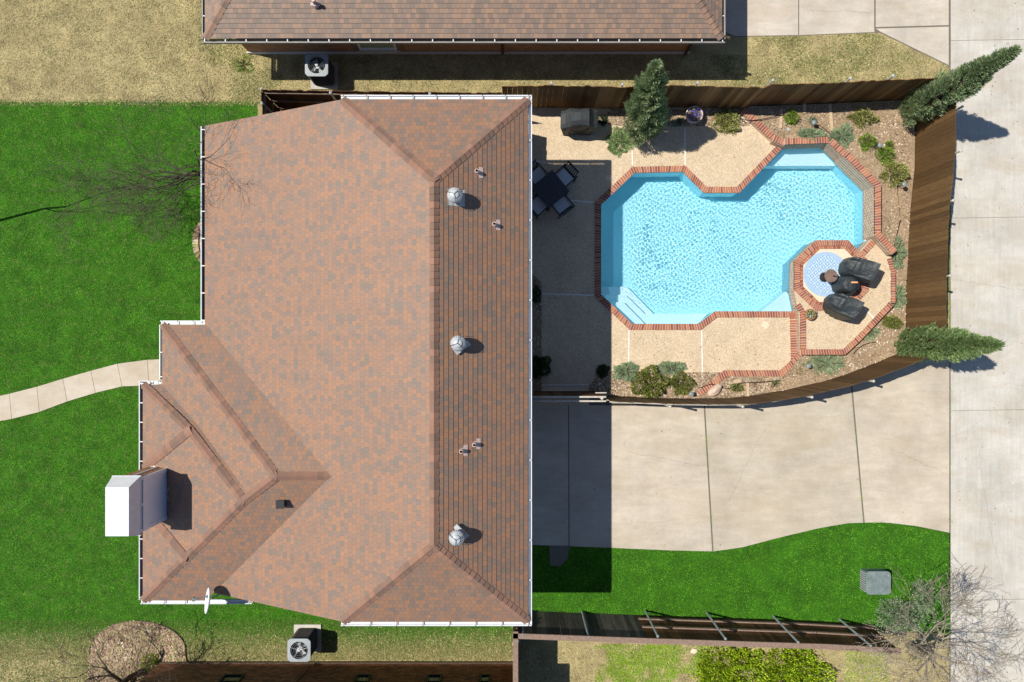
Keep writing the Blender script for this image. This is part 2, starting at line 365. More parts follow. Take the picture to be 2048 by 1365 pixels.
# walkway: separate slabs with open joints
b = MB(); wt = [(-60, 805), (20, 788), (75, 774), (127, 758), (183, 742), (236, 728), (296, 720), (345, 718)]
wb = [(-54, 852), (25, 838), (80, 824), (136, 803), (192, 786), (245, 773), (299, 771), (352, 771)]
for i in range(len(wt) - 1):
    A, B_, C, D = P(*wt[i]), P(*wt[i + 1]), P(*wb[i + 1]), P(*wb[i]); e = (B_ - A).normalized() * .006
    b.prism([A + e, B_ - e, C - e, D + e], 0, .035)
struct(b.build('walkway', M['walk']))
def cy(px):
    for (a, c), (d, e) in zip(curve, curve[1:]):
        if a <= px <= d: return c + (e - c) * (px - a) / (d - a)
    return curve[-1][1]
sheet('driveway_bed', PL([(1060, 811), (1905, 700)] + curve[::-1]), .006, M['joint'])
b = MB()
tops = lambda px: 811 if px < 1405 else 811 - (px - 1405) * (811 - 700) / 495 * ((px - 1405) / 495) ** .35
for (t0, b0), (t1, b1) in (((1063, 1063), (1136, 1137)), ((1138, 1139), (1407, 1424)), ((1410, 1427), (1700, 1726)), ((1703, 1729), (1898, 1898))):
    up = [(t0 + (t1 - t0) * k / 4, tops(t0 + (t1 - t0) * k / 4)) for k in range(5)]
    lo = [(b1 + (b0 - b1) * k / 10, cy(max(b1 + (b0 - b1) * k / 10, 1065))) for k in range(11)]
    b.mesh([tuple(P(*q)) [:2] + (.012,) for q in up + lo], [tuple(range(len(up) + len(lo)))[::-1]])
struct(b.build('driveway', M['drive']))
sheet('alley_bed', PL([(1898, -600), (2500, -600), (2500, 1900), (1898, 1900)]), .004, M['joint'])
b = MB(); ys = [-500, -300, -130, 82, 437, 822, 1201, 1420, 1700]
for y0, y1 in zip(ys, ys[1:]):
    b.mesh([tuple(P(*q))[:2] + (.01,) for q in ((1901, y0 + .4), (1901, y1 - .4), (2500, y1 - .4 - 10), (2500, y0 + .4 - 10))], [(0, 1, 2, 3)])
struct(b.build('alley', M['alley']))
sheet('north_driveway_bed', PL([(1440, -500), (1899, -500), (1899, 134), (1760, 66), (1600, 72), (1470, 74), (1440, 60)]), .006, M['joint'])
b = MB()
for pts in ([(1440, -500), (1440, 60), (1470, 73), (1596, 71), (1596, -500)], [(1598, -500), (1598, 71), (1748, 65), (1748, -500)], [(1751, 55), (1751, -500), (1897, -500), (1897, 51)], [(1751, 58), (1762, 65), (1897, 131), (1897, 54)]):
    if pts[0][1] == pts[1][1]: pass
    q = [P(*a) for a in pts]
    ar = sum(q[i].x * q[(i + 1) % len(q)].y - q[(i + 1) % len(q)].x * q[i].y for i in range(len(q)))
    if ar < 0: q.reverse()
    b.mesh([(a.x, a.y, .012) for a in q], [tuple(range(len(q)))])
struct(b.build('north_driveway', M['drive_n']))

# ------------------------------------------------------------------ pool
POOL_PX = [(1200, 410), (1268, 345), (1366, 343), (1408, 385), (1477, 385), (1568, 292), (1649, 292), (1731, 380), (1731, 488), (1705, 512), (1660, 545), (1600, 600), (1598, 612), (1590, 625), (1430, 625), (1397, 650), (1263, 650), (1200, 590)]
POOL = PL(POOL_PX)
FB = [(11.97, -.40), (11.2, -.72), (10.37, -1.04), (9.66, -1.26), (9.1, -1.38), (8.51, -1.52), (7.66, -1.66), (6.8, -1.77), (5.66, -1.78), (4.66, -1.77), (2.83, -1.70)]
FBW = [Vector((a, c, 0)) for a, c in FB]
PATIO = [Vector((.33, 7.27, 0)), Vector((12.3, 7.36, 0)), Vector((12.28, .1, 0)), Vector((12.2, -.2, 0))] + FBW + PL([(1178, 795), (1178, 811), (1083, 811), (1045, 811)])
sheet('patio', PATIO, .016, M['deck'], holes=[POOL])
WZ, FZ = -.11, -.98
pool = thing('swimming_pool', 'angular turquoise swimming pool edged with red brick', 'pool', P(1440, 500, 0))
b = MB(); b.mesh([(p.x, p.y, .0155) for p in POOL] + [(p.x, p.y, FZ) for p in POOL], [(i, (i + 1) % len(POOL), len(POOL) + (i + 1) % len(POOL), len(POOL) + i) for i in range(len(POOL))])
for (i, j, k) in tessellate_polygon([POOL]): b.face([(POOL[q].x, POOL[q].y, FZ) for q in (i, j, k)])
sh = b.build('shell', M['plaster'], pool); sh.cycles.is_caustics_receiver = True
for sp_, sz_ in (([(1196, 571), (1260, 571), (1316, 628), (1310, 652), (1264, 652), (1196, 590)], -.74), ([(1197, 588), (1255, 588), (1295, 627), (1424, 627), (1397, 652), (1262, 652)], -.53), ([(1198, 604), (1250, 604), (1297, 652), (1262, 652), (1199, 592)], -.32), ([(1522, 627), (1578, 582), (1604, 610), (1592, 627)], -.30), ([(1535, 327), (1569, 291), (1650, 291), (1684, 327)], -.42)):
    b = MB(); b.prism(PL(sp_), FZ, sz_); st = b.build('step', M['stepp'], pool); st.cycles.is_caustics_receiver = True
# water: a rippled surface with real refraction
sp = .013; x0, x1, y0, y1 = 2.62, 11.25, .38, 6.25
nx, ny = int((x1 - x0) / sp), int((y1 - y0) / sp)
gx, gy = np.meshgrid(np.linspace(x0, x1, nx), np.linspace(y0, y1, ny)); X = gx.ravel(); Y = gy.ravel()
hh = np.zeros_like(X); rs = np.random.default_rng(3)
for i in range(90):
    lam = .055 * 3.2 ** rs.uniform(0, 1); a = rs.uniform(0, 6.283); k = 6.283 / lam
    hh += .00027 * (lam / .3) ** 1.0 * np.sin(k * (X * math.cos(a) + Y * math.sin(a)) + rs.uniform(0, 6.28))
env = .85 + .12 * np.sin(X * .9 + 1) * np.cos(Y * 1.1) + .10 * np.sin(X * 2.3 + Y * 1.7) - .45 * np.exp(-((X - 9.2) ** 2 + (Y - 2.9) ** 2) / .7)
calm = np.clip((X - 2.9) / .9, .12, 1) * np.clip((Y - .75) / 1.0, .15, 1) * np.clip((6.3 - Y) / .9, .2, 1)
Z = WZ + hh * np.clip(env, .3, 1.2) * calm
ix = np.arange(nx * ny).reshape(ny, nx); F = np.stack([ix[:-1, :-1], ix[:-1, 1:], ix[1:, 1:], ix[1:, :-1]], -1).reshape(-1, 4)
cx, cyy = X[F].mean(1), Y[F].mean(1); keep = np.zeros(len(F), bool)
for dx in (-.04, 0, .04):
    for dy in (-.04, 0, .04): keep |= in_poly(cx + dx, cyy + dy, POOL)
F = F[keep]; used = np.unique(F); rm = np.full(nx * ny, -1); rm[used] = np.arange(len(used))
M['water'] = mat('pool_water', (.93, .99, 1.0), .0, .5); wp = M['water'].node_tree.nodes['Principled BSDF']
wp.inputs['Transmission Weight'].default_value = 1; wp.inputs['IOR'].default_value = 1.33
wo = quads('water', np.stack([X, Y, Z], 1)[used], rm[F], M['water'], smooth=True); struct(wo); wo.cycles.is_caustics_caster = True

def brick_row(mb, pts, z, w=.19, bw=.066, gap=.014, th=.06, side=1, closed=False, off=0.0):
    """headers along a path; side=+1: bricks lie to the left of the path"""
    n = len(pts); segs = n if closed else n - 1
    nor = []
    for i in range(segs):
        d = (pts[(i + 1) % n] - pts[i]); d = Vector((d.x, d.y, 0)).normalized(); nor.append((d, Vector((-d.y, d.x, 0)) * side))
    def corner(i):           # mitre offset at vertex i
        a = nor[i - 1] if (closed or i > 0) else nor[0]; c = nor[i] if i < segs else nor[-1]
        if not closed and i == 0: return nor[0][1]
        m = a[1] + c[1]; return m / max(m.dot(c[1]), .75)
    for i in range(segs):
        A, B_ = pts[i], pts[(i + 1) % n]; ca = corner(i); cb = corner((i + 1) % n if closed else i + 1)
        zA = z if not callable(z) else z(i)
        L = (B_ - A).length; k = max(1, round(L / (bw + gap)))
        i0, i1 = A + ca * off, B_ + cb * off; o0, o1 = A + ca * (off + w), B_ + cb * (off + w)
        for j in range(k):
            t0, t1 = (j + gap / (bw + gap) / 2) / k, (j + 1 - gap / (bw + gap) / 2) / k
            q = [i0.lerp(i1, t0), i0.lerp(i1, t1), o0.lerp(o1, t1), o0.lerp(o1, t0)]
            dz = random.uniform(-.002, .002)
            q = q if side < 0 else q
            mb.hexa([(p.x, p.y, zA - th) for p in q], [(p.x, p.y, zA + dz) for p in q], 0)
        e = .0
        q = [i0, i1, o1, o0]; mb.hexa([(p.x, p.y, zA - th - .002) for p in q], [(p.x, p.y, zA - .005) for p in q], 1)
cm = [M['coping'], M['mortar']]
b = MB(); pth = PL([(1590, 625), (1430, 625), (1397, 650), (1263, 650), (1200, 590), (1200, 410), (1268, 345), (1366, 343), (1408, 385), (1477, 385), (1566, 293)])
ip = [p.copy() for p in pth]
brick_row(b, ip, .052, side=1, off=-.03)
cp = b.build('coping', cm, pool)
# raised brick walls on the north-east side, veneer facing the water
rw = thing('raised_garden_wall', 'low raised brick wall with red coping curving round the pool end', 'garden wall', P(1700, 330, 0))
v = MB(); c_ = MB()
def rseg(ppx, z0, z1, vn=True, w=.19, flip=1):
    pts = PL(ppx, z1)
    brick_row(c_, pts, z1, w=w, side=flip, off=-.02)
    for A, B_ in zip(pts, pts[1:]):
        d = (B_ - A).normalized(); n_ = Vector((-d.y, d.x, 0)) * flip
        q = [A - n_ * .025, B_ - n_ * .025, B_ + n_ * (w - .01), A + n_ * (w - .01)]
        v.hexa([(p.x, p.y, z0) for p in q], [(p.x, p.y, z1 - .062) for p in q], 0)
rseg([(1484, 224), (1546, 281)], 0, .18); rseg([(1546, 281), (1570, 291)], -.2, .32)
rseg([(1570, 288), (1659, 285)], -.14, .40); rseg([(1659, 285), (1692, 318)], -.14, .46)
rseg([(1690, 312), (1751, 373), (1751, 474)], -.14, .58)
rseg([(1751, 470), (1786, 508)], 0, .62)
v.build('brick_veneer', M['veneer'], rw); c_.build('coping', cm, rw)

# spa terrace: raised platform
SZ = .28
tr = thing('spa_terrace', 'raised octagonal spa terrace of pebble concrete and brick', 'terrace', P(1665, 550, 0))
b = MB()
b.prism(PL([(1590, 523), (1632, 482), (1696, 482), (1719, 504), (1742, 478), (1783, 512), (1786, 600), (1690, 706), (1600, 706), (1598, 630), (1588, 581)], SZ), -.15, SZ - .005, 0, 1)
b.build('platform', [M['deck'], M['veneer']], tr)
b = MB(); b.prism(PL([(1591, 524), (1633, 483), (1695, 483), (1719, 505), (1742, 480), (1770, 560), (1690, 640), (1598, 628), (1589, 580)], SZ), FZ, -.15)
b.build('base_wall', M['stepp'], tr)
OCT = PL([(1632, 481), (1696, 481), (1737, 523), (1737, 582), (1698, 622), (1631, 622), (1588, 581), (1588, 523)], SZ)
b = MB(); brick_row(b, OCT, SZ + .03, w=.175, bw=.062, side=-1, closed=True)
brick_row(b, OCT, SZ + .028, w=.085, bw=.14, side=-1, closed=True, off=.185)
b.build('octagon_brick', cm, tr)
cc = sum(OCT, Vector()) / 8; inn = [cc + (p - cc) * (1 - .27 / 1.13) for p in OCT]
b = MB(); b.prism(inn, .2, SZ + .012); b.build('floor_slab', M['cream'], tr)
b = MB()
for cpts, cz, csd, cw in (([(1742, 481), (1720, 505)], .03, 1, .17), ([(1600, 700), (1600, 628), (1590, 612)], .03, -1, .17), ([(1600, 710), (1690, 710), (1722, 680), (1786, 612)], .034, 1, .17), ([(1790, 606), (1790, 545), (1782, 516)], .03, 1, .13)):
    b = MB(); brick_row(b, PL(cpts, SZ), SZ + cz, side=csd, w=cw); b.build('coping', cm, tr)
b = MB(); brick_row(b, PL([(1592, 640), (1594, 720)]), .052, side=-1, w=.2); b2 = MB()
brick_row(b, PL([(1578, 627), (1596, 627)]), .050, side=-1, w=.18)
brick_row(b, PL([(1604, 716), (1565, 753), (1452, 753), (1400, 794)]), .075, side=-1, w=.19)
tag(b.build('brick_edging', cm, at=tuple(P(1520, 750, 0))), 'red brick edging strip along the south side of the pebble patio', 'edging')
# thin pale control joints in the patio
b = MB()
for (a, c) in (((1264, 300), (1265, 331)), ((1370, 258), (1370, 330)), ((1140, 401), (1187, 405)), ((1083, 588), (1187, 591)), ((1258, 661), (1257, 745)), ((1403, 661), (1405, 745)), ((1083, 770), (1178, 770)), ((1062, 320), (1095, 327)), ((1730, 618), (1750, 640))):
    z = SZ if a[0] == 1730 else .016
    A, B_ = P(*a, z), P(*c, z); d = (B_ - A).normalized(); n_ = Vector((-d.y, d.x, 0)) * .016
    b.hexa([q + Vector((0, 0, -.01)) for q in (A - n_, B_ - n_, B_ + n_, A + n_)], [q + Vector((0, 0, .004)) for q in (A - n_, B_ - n_, B_ + n_, A + n_)])
struct(b.build('patio_joint', M['concrete']))

# ------------------------------------------------------------------ planting beds
def bed(pts, z, zb=.0):
    b = MB(); b.prism(pts, zb, z); return struct(b.build('garden_bed', M['soil']))
BED_NE = PL([(1484, 222), (1548, 281), (1572, 288), (1662, 284), (1755, 372), (1757, 470), (1788, 510), (1793, 560)], .14) + [Vector((12.26, 1.9, 0)), Vector((12.3, 3, 0)), Vector((12.36, 4, 0)), Vector((12.5, 5.4, 0)), Vector((12.53, 7.42, 0)), Vector((9.66, 7.36, 0)), Vector((8, 7.30, 0)), Vector((7.2, 7.24, 0))]
BED_NE2 = PL([(1556, 285), (1662, 282), (1755, 372), (1757, 470), (1800, 515), (1820, 430), (1830, 290), (1790, 250), (1660, 240), (1556, 262)], .3)
bed(BED_NE, .14); bed(PL([(1573, 289), (1661, 285), (1755, 371), (1757, 470), (1785, 502), (1800, 440), (1790, 330), (1720, 275), (1640, 262), (1570, 272)], .34), .34, .1)
BED_N = PL([(1216, 219), (1216, 250), (1262, 254), (1500, 252), (1484, 240), (1484, 218)]); bed(BED_N, .03)
BED_E = PL([(1790, 540), (1790, 612), (1690, 712), (1604, 712), (1566, 756)], .12) + [Vector((8.0, -1.6, 0))] + FBW[5::-1] + [Vector((12.22, -.15, 0)), Vector((12.25, 2, 0))]; bed(BED_E, .12)
BED_S = PL([(1178, 772), (1200, 745), (1440, 745), (1452, 754), (1566, 754), (1590, 740)]) + [Vector((8.8, -1.4, 0))] + FBW[5:] + [P(1178, 795)]; bed(BED_S, .03)
BED_H = PL([(1030, 545), (1062, 545), (1083, 565), (1083, 805), (1030, 805)]); bed(BED_H, .03)
def chips(name, poly, n, z, m, label, size=.036):
    n = int(n * 2.2)
    xs = [p[0] for p in poly]; ys_ = [p[1] for p in poly]
    x = rng.uniform(min(xs), max(xs), n); y = rng.uniform(min(ys_), max(ys_), n); k = in_poly(x, y, poly); x, y = x[k], y[k]; n = len(x)
    C = np.stack([x, y, np.full(n, z) + rng.uniform(.004, .03, n)], 1); a = rng.uniform(0, 6.283, n)
    D = np.stack([np.cos(a), np.sin(a), rng.normal(0, .25, n)], 1)
    L = rng.uniform(.5, 1.6, n) * size; S = np.stack([-np.sin(a), np.cos(a), rng.normal(0, .3, n)], 1)
    L2 = L[:, None]; W = (L * rng.uniform(.25, .6, n))[:, None]
    V = np.stack([C - D * L2 / 2 - S * W / 2, C + D * L2 / 2 - S * W / 2, C + D * L2 / 2 + S * W / 2, C - D * L2 / 2 + S * W / 2], 1).reshape(-1, 3)
    o = quads(name, V, np.arange(4 * n).reshape(n, 4), m); o['kind'] = 'stuff'; return o
chips('mulch', PL([(1484, 200), (1546, 281), (1572, 272), (1700, 278), (1800, 380), (1818, 560), (1822, 206), (1484, 214)], .14), 5200, .14, M['chips'], '')
chips('mulch', PL([(1576, 280), (1661, 276), (1765, 366), (1768, 470), (1785, 495), (1800, 440), (1788, 330), (1718, 277), (1640, 264), (1572, 272)], .34), 1500, .34, M['chips'], '')
chips('mulch', BED_N, 1300, .03, M['chips'], ''); chips('mulch', BED_E, 2600, .12, M['chips'], '')
chips('mulch', BED_S, 3200, .03, M['chips'], ''); chips('mulch', BED_H, 700, .03, M['chips'], '')
def blades(name, poly, dens, m, z, L=(.03, .07), W=.011, hole=None, soft=None, tilt=.45):
    poly = [(p[0], p[1]) for p in poly]; xs = [p[0] for p in poly]; ys_ = [p[1] for p in poly]
    n = int((max(xs) - min(xs)) * (max(ys_) - min(ys_)) * dens)
    x = rng.uniform(min(xs), max(xs), n); y = rng.uniform(min(ys_), max(ys_), n); k = in_poly(x, y, poly)
    if hole: k &= ~in_poly(x, y, [(p[0], p[1]) for p in hole])
    if soft is not None: k &= rng.random(n) < soft(x, y)
    x, y = x[k], y[k]; n = len(x); a = rng.uniform(0, 6.283, n); l = rng.uniform(*L, n)
    D = np.stack([np.cos(a), np.sin(a), rng.uniform(.15, tilt * 2, n)], 1); D /= np.linalg.norm(D, axis=1, keepdims=True)
    S = np.stack([-np.sin(a), np.cos(a), np.zeros(n)], 1) * W * .5; C = np.stack([x, y, np.full(n, z)], 1)
    w = rng.uniform(.7, 1.4, n)[:, None]
    V = np.stack([C - S * w, C + S * w, C + D * l[:, None]], 1).reshape(-1, 3)
    o = quads(name, V, np.arange(3 * n).reshape(n, 3), m); o['kind'] = 'stuff'; return o
yl = P(0, 205).y; yb = P(0, 1268).y
def pn(x, y, s=1.0, o=0): return np.clip(np.array([noise.fractal(Vector((a * s * .9 + o * 7.3, c * s * .9, o)), 1.0, 2.0, 3) for a, c in zip(x, y)]) * .75 + .5, 0, 1) if len(x) else x
LW = PL([(-40, 200), (515, 200), (515, 240), (425, 262), (425, 655), (330, 655), (330, 780), (290, 780), (290, 1195), (500, 1195), (1030, 1250), (1030, 1300), (-40, 1300)])
WALKP = PL(wt + wb[::-1])
blades('grass', LW, 1500, M['blade'], .004, L=(.025, .06), W=.014, hole=WALKP, soft=lambda x, y: np.clip((y - yb) / .9 + .55, .0, 1) * np.clip((yl + .12 - y + .12 * pn(x, y, 4)) / .25, 0, 1))
blades('grass', PL([(1058, 1092)] + curve[1:] + [(1900, 1268), (1600, 1255), (1058, 1236)]), 1500, M['blade'], .004, L=(.025, .06), W=.014)
DRY_NW = PL([(-40, -60), (520, -60), (545, 110), (1500, 110), (1490, 75), (1600, 72), (1750, 66), (1898, 134), (1898, 190), (1300, 205), (523, 212), (-40, 212)])
blades('dry_grass', DRY_NW, 900, M['blade_dry'], .002, L=(.03, .09), W=.014)
blades('green_grass_patch', DRY_NW, 1100, M['blade_olive'], .004, L=(.03, .07), W=.014, soft=lambda x, y: np.clip((pn(x, y, .8, 1) - .30) * 1.6 * np.where(x > 6, 2.0, np.where((x > -9.8) & (x < -7.2), 1.2, .25)), 0, 1))
DRY_S = PL([(-40, 1240), (1030, 1240), (1030, 1330), (330, 1330), (250, 1400), (-40, 1400)])
blades('dry_grass', DRY_S, 700, M['blade_dry'], .003, L=(.03, .08), W=.014, soft=lambda x, y: np.clip((yb + .25 - y) / .5, 0, 1))
blades('green_grass_patch', DRY_S, 1500, M['blade_olive'], .005, L=(.03, .07), W=.014, soft=lambda x, y: .5 + .5 * pn(x, y, 1.2))
DRY_SE = PL([(1036, 1285), (1800, 1300), (1800, 1420), (1036, 1420)])
blades('dry_grass', DRY_SE, 700, M['blade_dry'], .003, L=(.03, .09), W=.014)
blades('lime_grass_patch', PL([(1190, 1290), (1420, 1290), (1440, 1400), (1190, 1400)]), 3200, M['blade_lime'], .005, L=(.04, .08), W=.016, soft=lambda x, y: np.clip(pn(x, y, 1.6, 2) * 2.2 - .45, 0, 1))
blades('lime_grass_patch', PL([(1690, 1300), (1770, 1300), (1790, 1420), (1690, 1420)]), 900, M['blade_lime'], .005, L=(.04, .08), W=.016)

# ------------------------------------------------------------------ roofs
def clip(poly, f, keep_pos=True):
    out = []; n = len(poly)
    for i in range(n):
        a, b = poly[i], poly[(i + 1) % n]; fa, fb = f(a), f(b)
        if not keep_pos: fa, fb = -fa, -fb
        if fa >= 0: out.append(a)
        if (fa >= 0) != (fb >= 0):
            t = fa / (fa - fb); out.append(a.lerp(b, t))
    return out
def roof_plane(mb, poly, up, org, step=.0105):
    """shingle courses laid on a plane; up = horizontal direction in which the plane rises; org = a point on the eave line"""
    poly = [Vector(p) for p in poly]; n = Vector((0, 0, 0))
    for i in range(len(poly)): n += (poly[i] - poly[0]).cross(poly[(i + 1) % len(poly)] - poly[0])
    n.normalize()
    if n.z < 0: n = -n
    up = Vector((up[0], up[1], 0)).normalized(); u = Vector((up.y, -up.x, 0)); v = n.cross(u).normalized()
    if v.z < 0: v = -v
    org = Vector(org); q = [Vector(((p - org).dot(u), (p - org).dot(v), 0)) for p in poly]
    k0 = math.floor(min(p.y for p in q) / SHR); k1 = math.ceil(max(p.y for p in q) / SHR)
    W3 = lambda p, h: org + u * p.x + v * p.y + n * h
    for k in range(k0, k1):
        a, b = k * SHR, (k + 1) * SHR
        s = clip(clip(q, lambda p: p.y - a), lambda p: b - p.y)
        if len(s) < 3: continue
        hgt = lambda p: step * (1 - (p.y - a) / SHR)
        pts = [W3(p, hgt(p)) for p in s]; uv = [(p.x + 40 * SHW, p.y + 40 * SHR - 1e-4) for p in s]
        nn = (pts[1] - pts[0]).cross(pts[2] - pts[0])
        if nn.dot(n) < 0: pts.reverse(); uv.reverse()
        mb.face(pts, 0, uv)
        lo = [p for p in s if abs(p.y - a) < 1e-6]
        if len(lo) >= 2:
            e0 = min(lo, key=lambda p: p.x); e1 = max(lo, key=lambda p: p.x)
            if (e1 - e0).length > .01: mb.face([W3(e0, -.001), W3(e1, -.001), W3(e1, step), W3(e0, step)], 1)
    mb.face([p - n * .05 for p in poly], 2)
def caps(mb, p0, p1, nA, nB, w=.125, exp=.165, over=.055, lift=.006):
    """overlapping ridge shingles from the low end p0 to the high end p1, wings on the planes with normals nA, nB"""
    p0, p1 = Vector(p0), Vector(p1); d = (p1 - p0).normalized(); L = (p1 - p0).length
    a = nA.cross(d).normalized(); b = nB.cross(d).normalized(); out = (nA + nB).normalized()
    if a.dot(b) > 0: b = -b
    if (a.dot(nB)) > 0: pass
    k = max(1, int(L / exp))
    def wing(nn, other):
        x = nn.cross(d).normalized()
        return -x if x.dot(other) > 0 else x
    A = wing(nA, nB); B = wing(nB, nA)
    # wings must point away from the other plane (downhill)
    if A.z > 0 and abs(A.z) > 1e-3: A = -A
    if B.z > 0 and abs(B.z) > 1e-3: B = -B
    if A.dot(B) > .2: B = -B
    for i in range(k):
        s0 = p0 + d * (L * i / k); s1 = p0 + d * (L * (i + 1) / k + over)
        h0 = out * (lift + .02); h1 = out * (lift)
        j = random.uniform(-.006, .006)
        v = [s0 + A * (w + j) + h0 * .9, s0 + h0 * 1.6, s0 + B * (w + j) + h0 * .9, s1 + A * (w + j) + h1 * .8, s1 + h1 * 1.3, s1 + B * (w + j) + h1 * .8]
        t = out * -.014
        v += [p + t for p in v]
        mb.mesh(v, [(0, 1, 4, 3), (1, 2, 5, 4), (7, 6, 9, 10), (8, 7, 10, 11), (0, 6, 7, 1), (1, 7, 8, 2), (2, 8, 11, 5), (5, 11, 10, 4), (4, 10, 9, 3), (3, 9, 6, 0)])
def nrm(a, b, c):
    n = (Vector(b) - Vector(a)).cross(Vector(c) - Vector(a)).normalized(); return n if n.z > 0 else -n
def gutter(house, p0, p1, out, mo, mi, w=.105, spacing=.98, bracket=None, d=.09):
    """open eave trough from p0 to p1; out = horizontal outward direction"""
    p0, p1, out = Vector(p0), Vector(p1), Vector(out).normalized(); t = p1 - p0; mid = (p0 + p1) / 2; hz = Vector((0, 0, 1)); hl = t / 2
    b = MB()
    b.obox(mid + out * (w - .010) - hz * (d / 2 - .012), hl, out * .011, hz * (d / 2), 0)       # front lip
    b.obox(mid + out * .006 - hz * d / 2, hl, out * .005, hz * (d / 2), 1)                    # back
    b.obox(mid + out * w / 2 - hz * (d - .004), hl, out * (w / 2 - .018), hz * .004, 1)          # bottom
    g = b.build('gutter', [mo, mi], house)
    k = max(1, round(t.length / spacing))
    bm_ = MB(); bm_.obox((0, 0, 0), t.normalized() * .013, out * (w / 2 + .012), hz * .006); first = None
    for i in range(k + 1):
        q = p0 + t * ((i + .12) / (k + .24)) + out * (w / 2 - .01) + hz * .006
        if first is None: first = bm_.build('gutter_bracket', bracket or mo, g, local=True); o = first
        else: o = first.copy(); COL.objects.link(o); o.parent = g
        o.location = q - house.location
    return g
def window(mb_parent, c, out, w, h, frame, glass, sill=None, depth=.05):
    c, out = Vector(c), Vector(out).normalized(); u = Vector((-out.y, out.x, 0)); z = Vector((0, 0, 1)); b = MB()
    for s in (-1, 1):
        b.obox(c + u * s * (w / 2 - .03), u * .03, out * depth, z * h / 2); b.obox(c + z * s * (h / 2 - .03), u * (w / 2 - .061), out * depth, z * .03)
    b.obox(c, u * (w / 2 - .061), out * (depth * .7), z * .015)
    f = b.build('window', frame, mb_parent); b = MB(); b.obox(c - out * .004, u * (w / 2 - .05), out * .012, z * (h / 2 - .05)); b.build('pane', glass, f)
    if sill: b = MB(); b.obox(c - z * (h / 2 + .045) + out * .05, u * (w / 2 + .05), out * .07, z * .04); b.build('sill', sill, f)
    return f

house = thing('brick_house', 'large house in the middle with orange and grey shingle hip roof and white gutters', 'house', (-4.5, -1, 0))
# key points
ZW, ZE = 1.9, 4.04; kx = .482
wz = lambda x: ZW + kx * (x + 8.745)
RN, RS = (-1.845, 3.81, 5.226), (-1.845, -4.855, 5.226)
NE, SE_ = (.40, 6.13, 4.04), (.40, -7.12, 4.04); NWp, SWp = (-4.305, 6.13, 4.04), (-4.305, -7.12, 4.04)
ap = (-6.03, -3.46, 3.88); rd = (-4.637, -3.46, 3.88)
w1 = lambda x: 1.92 + .5 * (x + 9.95); w2 = lambda x: 1.92 + .455 * (x + 10.5)
rf = MB()
rz = lambda x, y: (x, y, wz(x))
W0 = (-8.745, 0, ZW)
roof_plane(rf, [rz(-8.745, .46), rz(-8.745, 6.13), NWp, RN, rz(-1.845, .46)], (1, 0), W0)
roof_plane(rf, [rz(-8.70, .46), rz(-1.845, .46), rz(-1.845, -3.46), rz(-4.637, -3.46)], (1, 0), W0)
roof_plane(rf, [rz(-4.637, -3.46), rz(-1.845, -3.46), RS, SWp, rz(-8.43, -7.12)], (1, 0), W0)
roof_plane(rf, [NE, RN, RS, SE_], (-1, 0), NE)
roof_plane(rf, [NE, RN, NWp], (0, -1), NE)
roof_plane(rf, [SE_, SWp, RS], (0, 1), SE_)
roof_plane(rf, [(-9.95, .46, 1.92), (-8.70, .46, 1.92), rd, ap], (0, -1), (-9.95, .46, 1.92))
roof_plane(rf, [(-9.95, .46, 1.92), ap, (-6.95, -4.12, w1(-6.95)), (-9.95, -1.6, 1.92)], (1, 0), (-9.95, 0, 1.92))
Aa = (-8.80, -2.45, w2(-8.80)); Bb = (-7.02, -4.19, w2(-7.02)); Cc = (-8.92, -5.93, w2(-8.92))
roof_plane(rf, [(-10.5, -1.24, 1.92), Aa, Bb, (-10.5, -7.38, 1.92)], (1, 0), (-10.5, 0, 1.92))
roof_plane(rf, [(-10.5, -7.38, 1.92), Bb, ap, rd, (-8.70, -7.38, 1.92)], (0, 1), (-10.5, -7.38, 1.92))
rf.face([(-10.5, -1.24, 1.92), (-9.95, -1.24, 1.92), (-8.62, -2.32, w1(-8.62)), Aa], 0, [(0, 0), (.55, 0), (1.8, .7), (1.6, .8)])
rf.face([Aa, (-8.62, -2.32, w1(-8.62)), (-6.95, -4.0, w1(-6.95)), Bb], 0, [(0, .8), (.2, .7), (2.4, .7), (2.3, .8)])
roof = rf.build('roof', [M['shingle'], M['dark'], M['white']], house)
nW = nrm((0, 0, wz(0)), (1, 0, wz(1)), (0, 1, wz(0))); nE = nrm(NE, RN, SE_); nN = nrm(NE, RN, NWp); nS = nrm(SE_, RS, SWp)
nwN = nrm((-9.95, .46, 1.92), (-8.70, .46, 1.92), ap); nwW = nrm((0, 0, w1(0)), (1, 0, w1(1)), (0, 1, w1(0))); nwS = nrm((-10.5, -7.38, 1.92), Bb, rd)
nw2 = nrm((0, 0, w2(0)), (1, 0, w2(1)), (0, 1, w2(0))); nT = Vector((0, .5, 1)).normalized(); nTs = Vector((0, -.5, 1)).normalized()
b = MB()
for (p, q, na, nb) in ((NE, RN, nE, nN), (NWp, RN, nN, nW), (RS, RN, nE, nW), (SE_, RS, nE, nS), (SWp, RS, nS, nW),
                       ((-9.95, .46, 1.92), ap, nwN, nwW), (ap, rd, nwN, nwS), (Bb, ap, nwS, nwW), ((-10.5, -7.38, 1.92), Bb, nwS, nw2),
                       ((-10.5, -1.24, 1.92), Aa, nT, nw2), (Aa, Bb, nT, nw2)):
    b = MB(); caps(b, p, q, na, nb); b.build('ridge_cap', M['cap'], house)
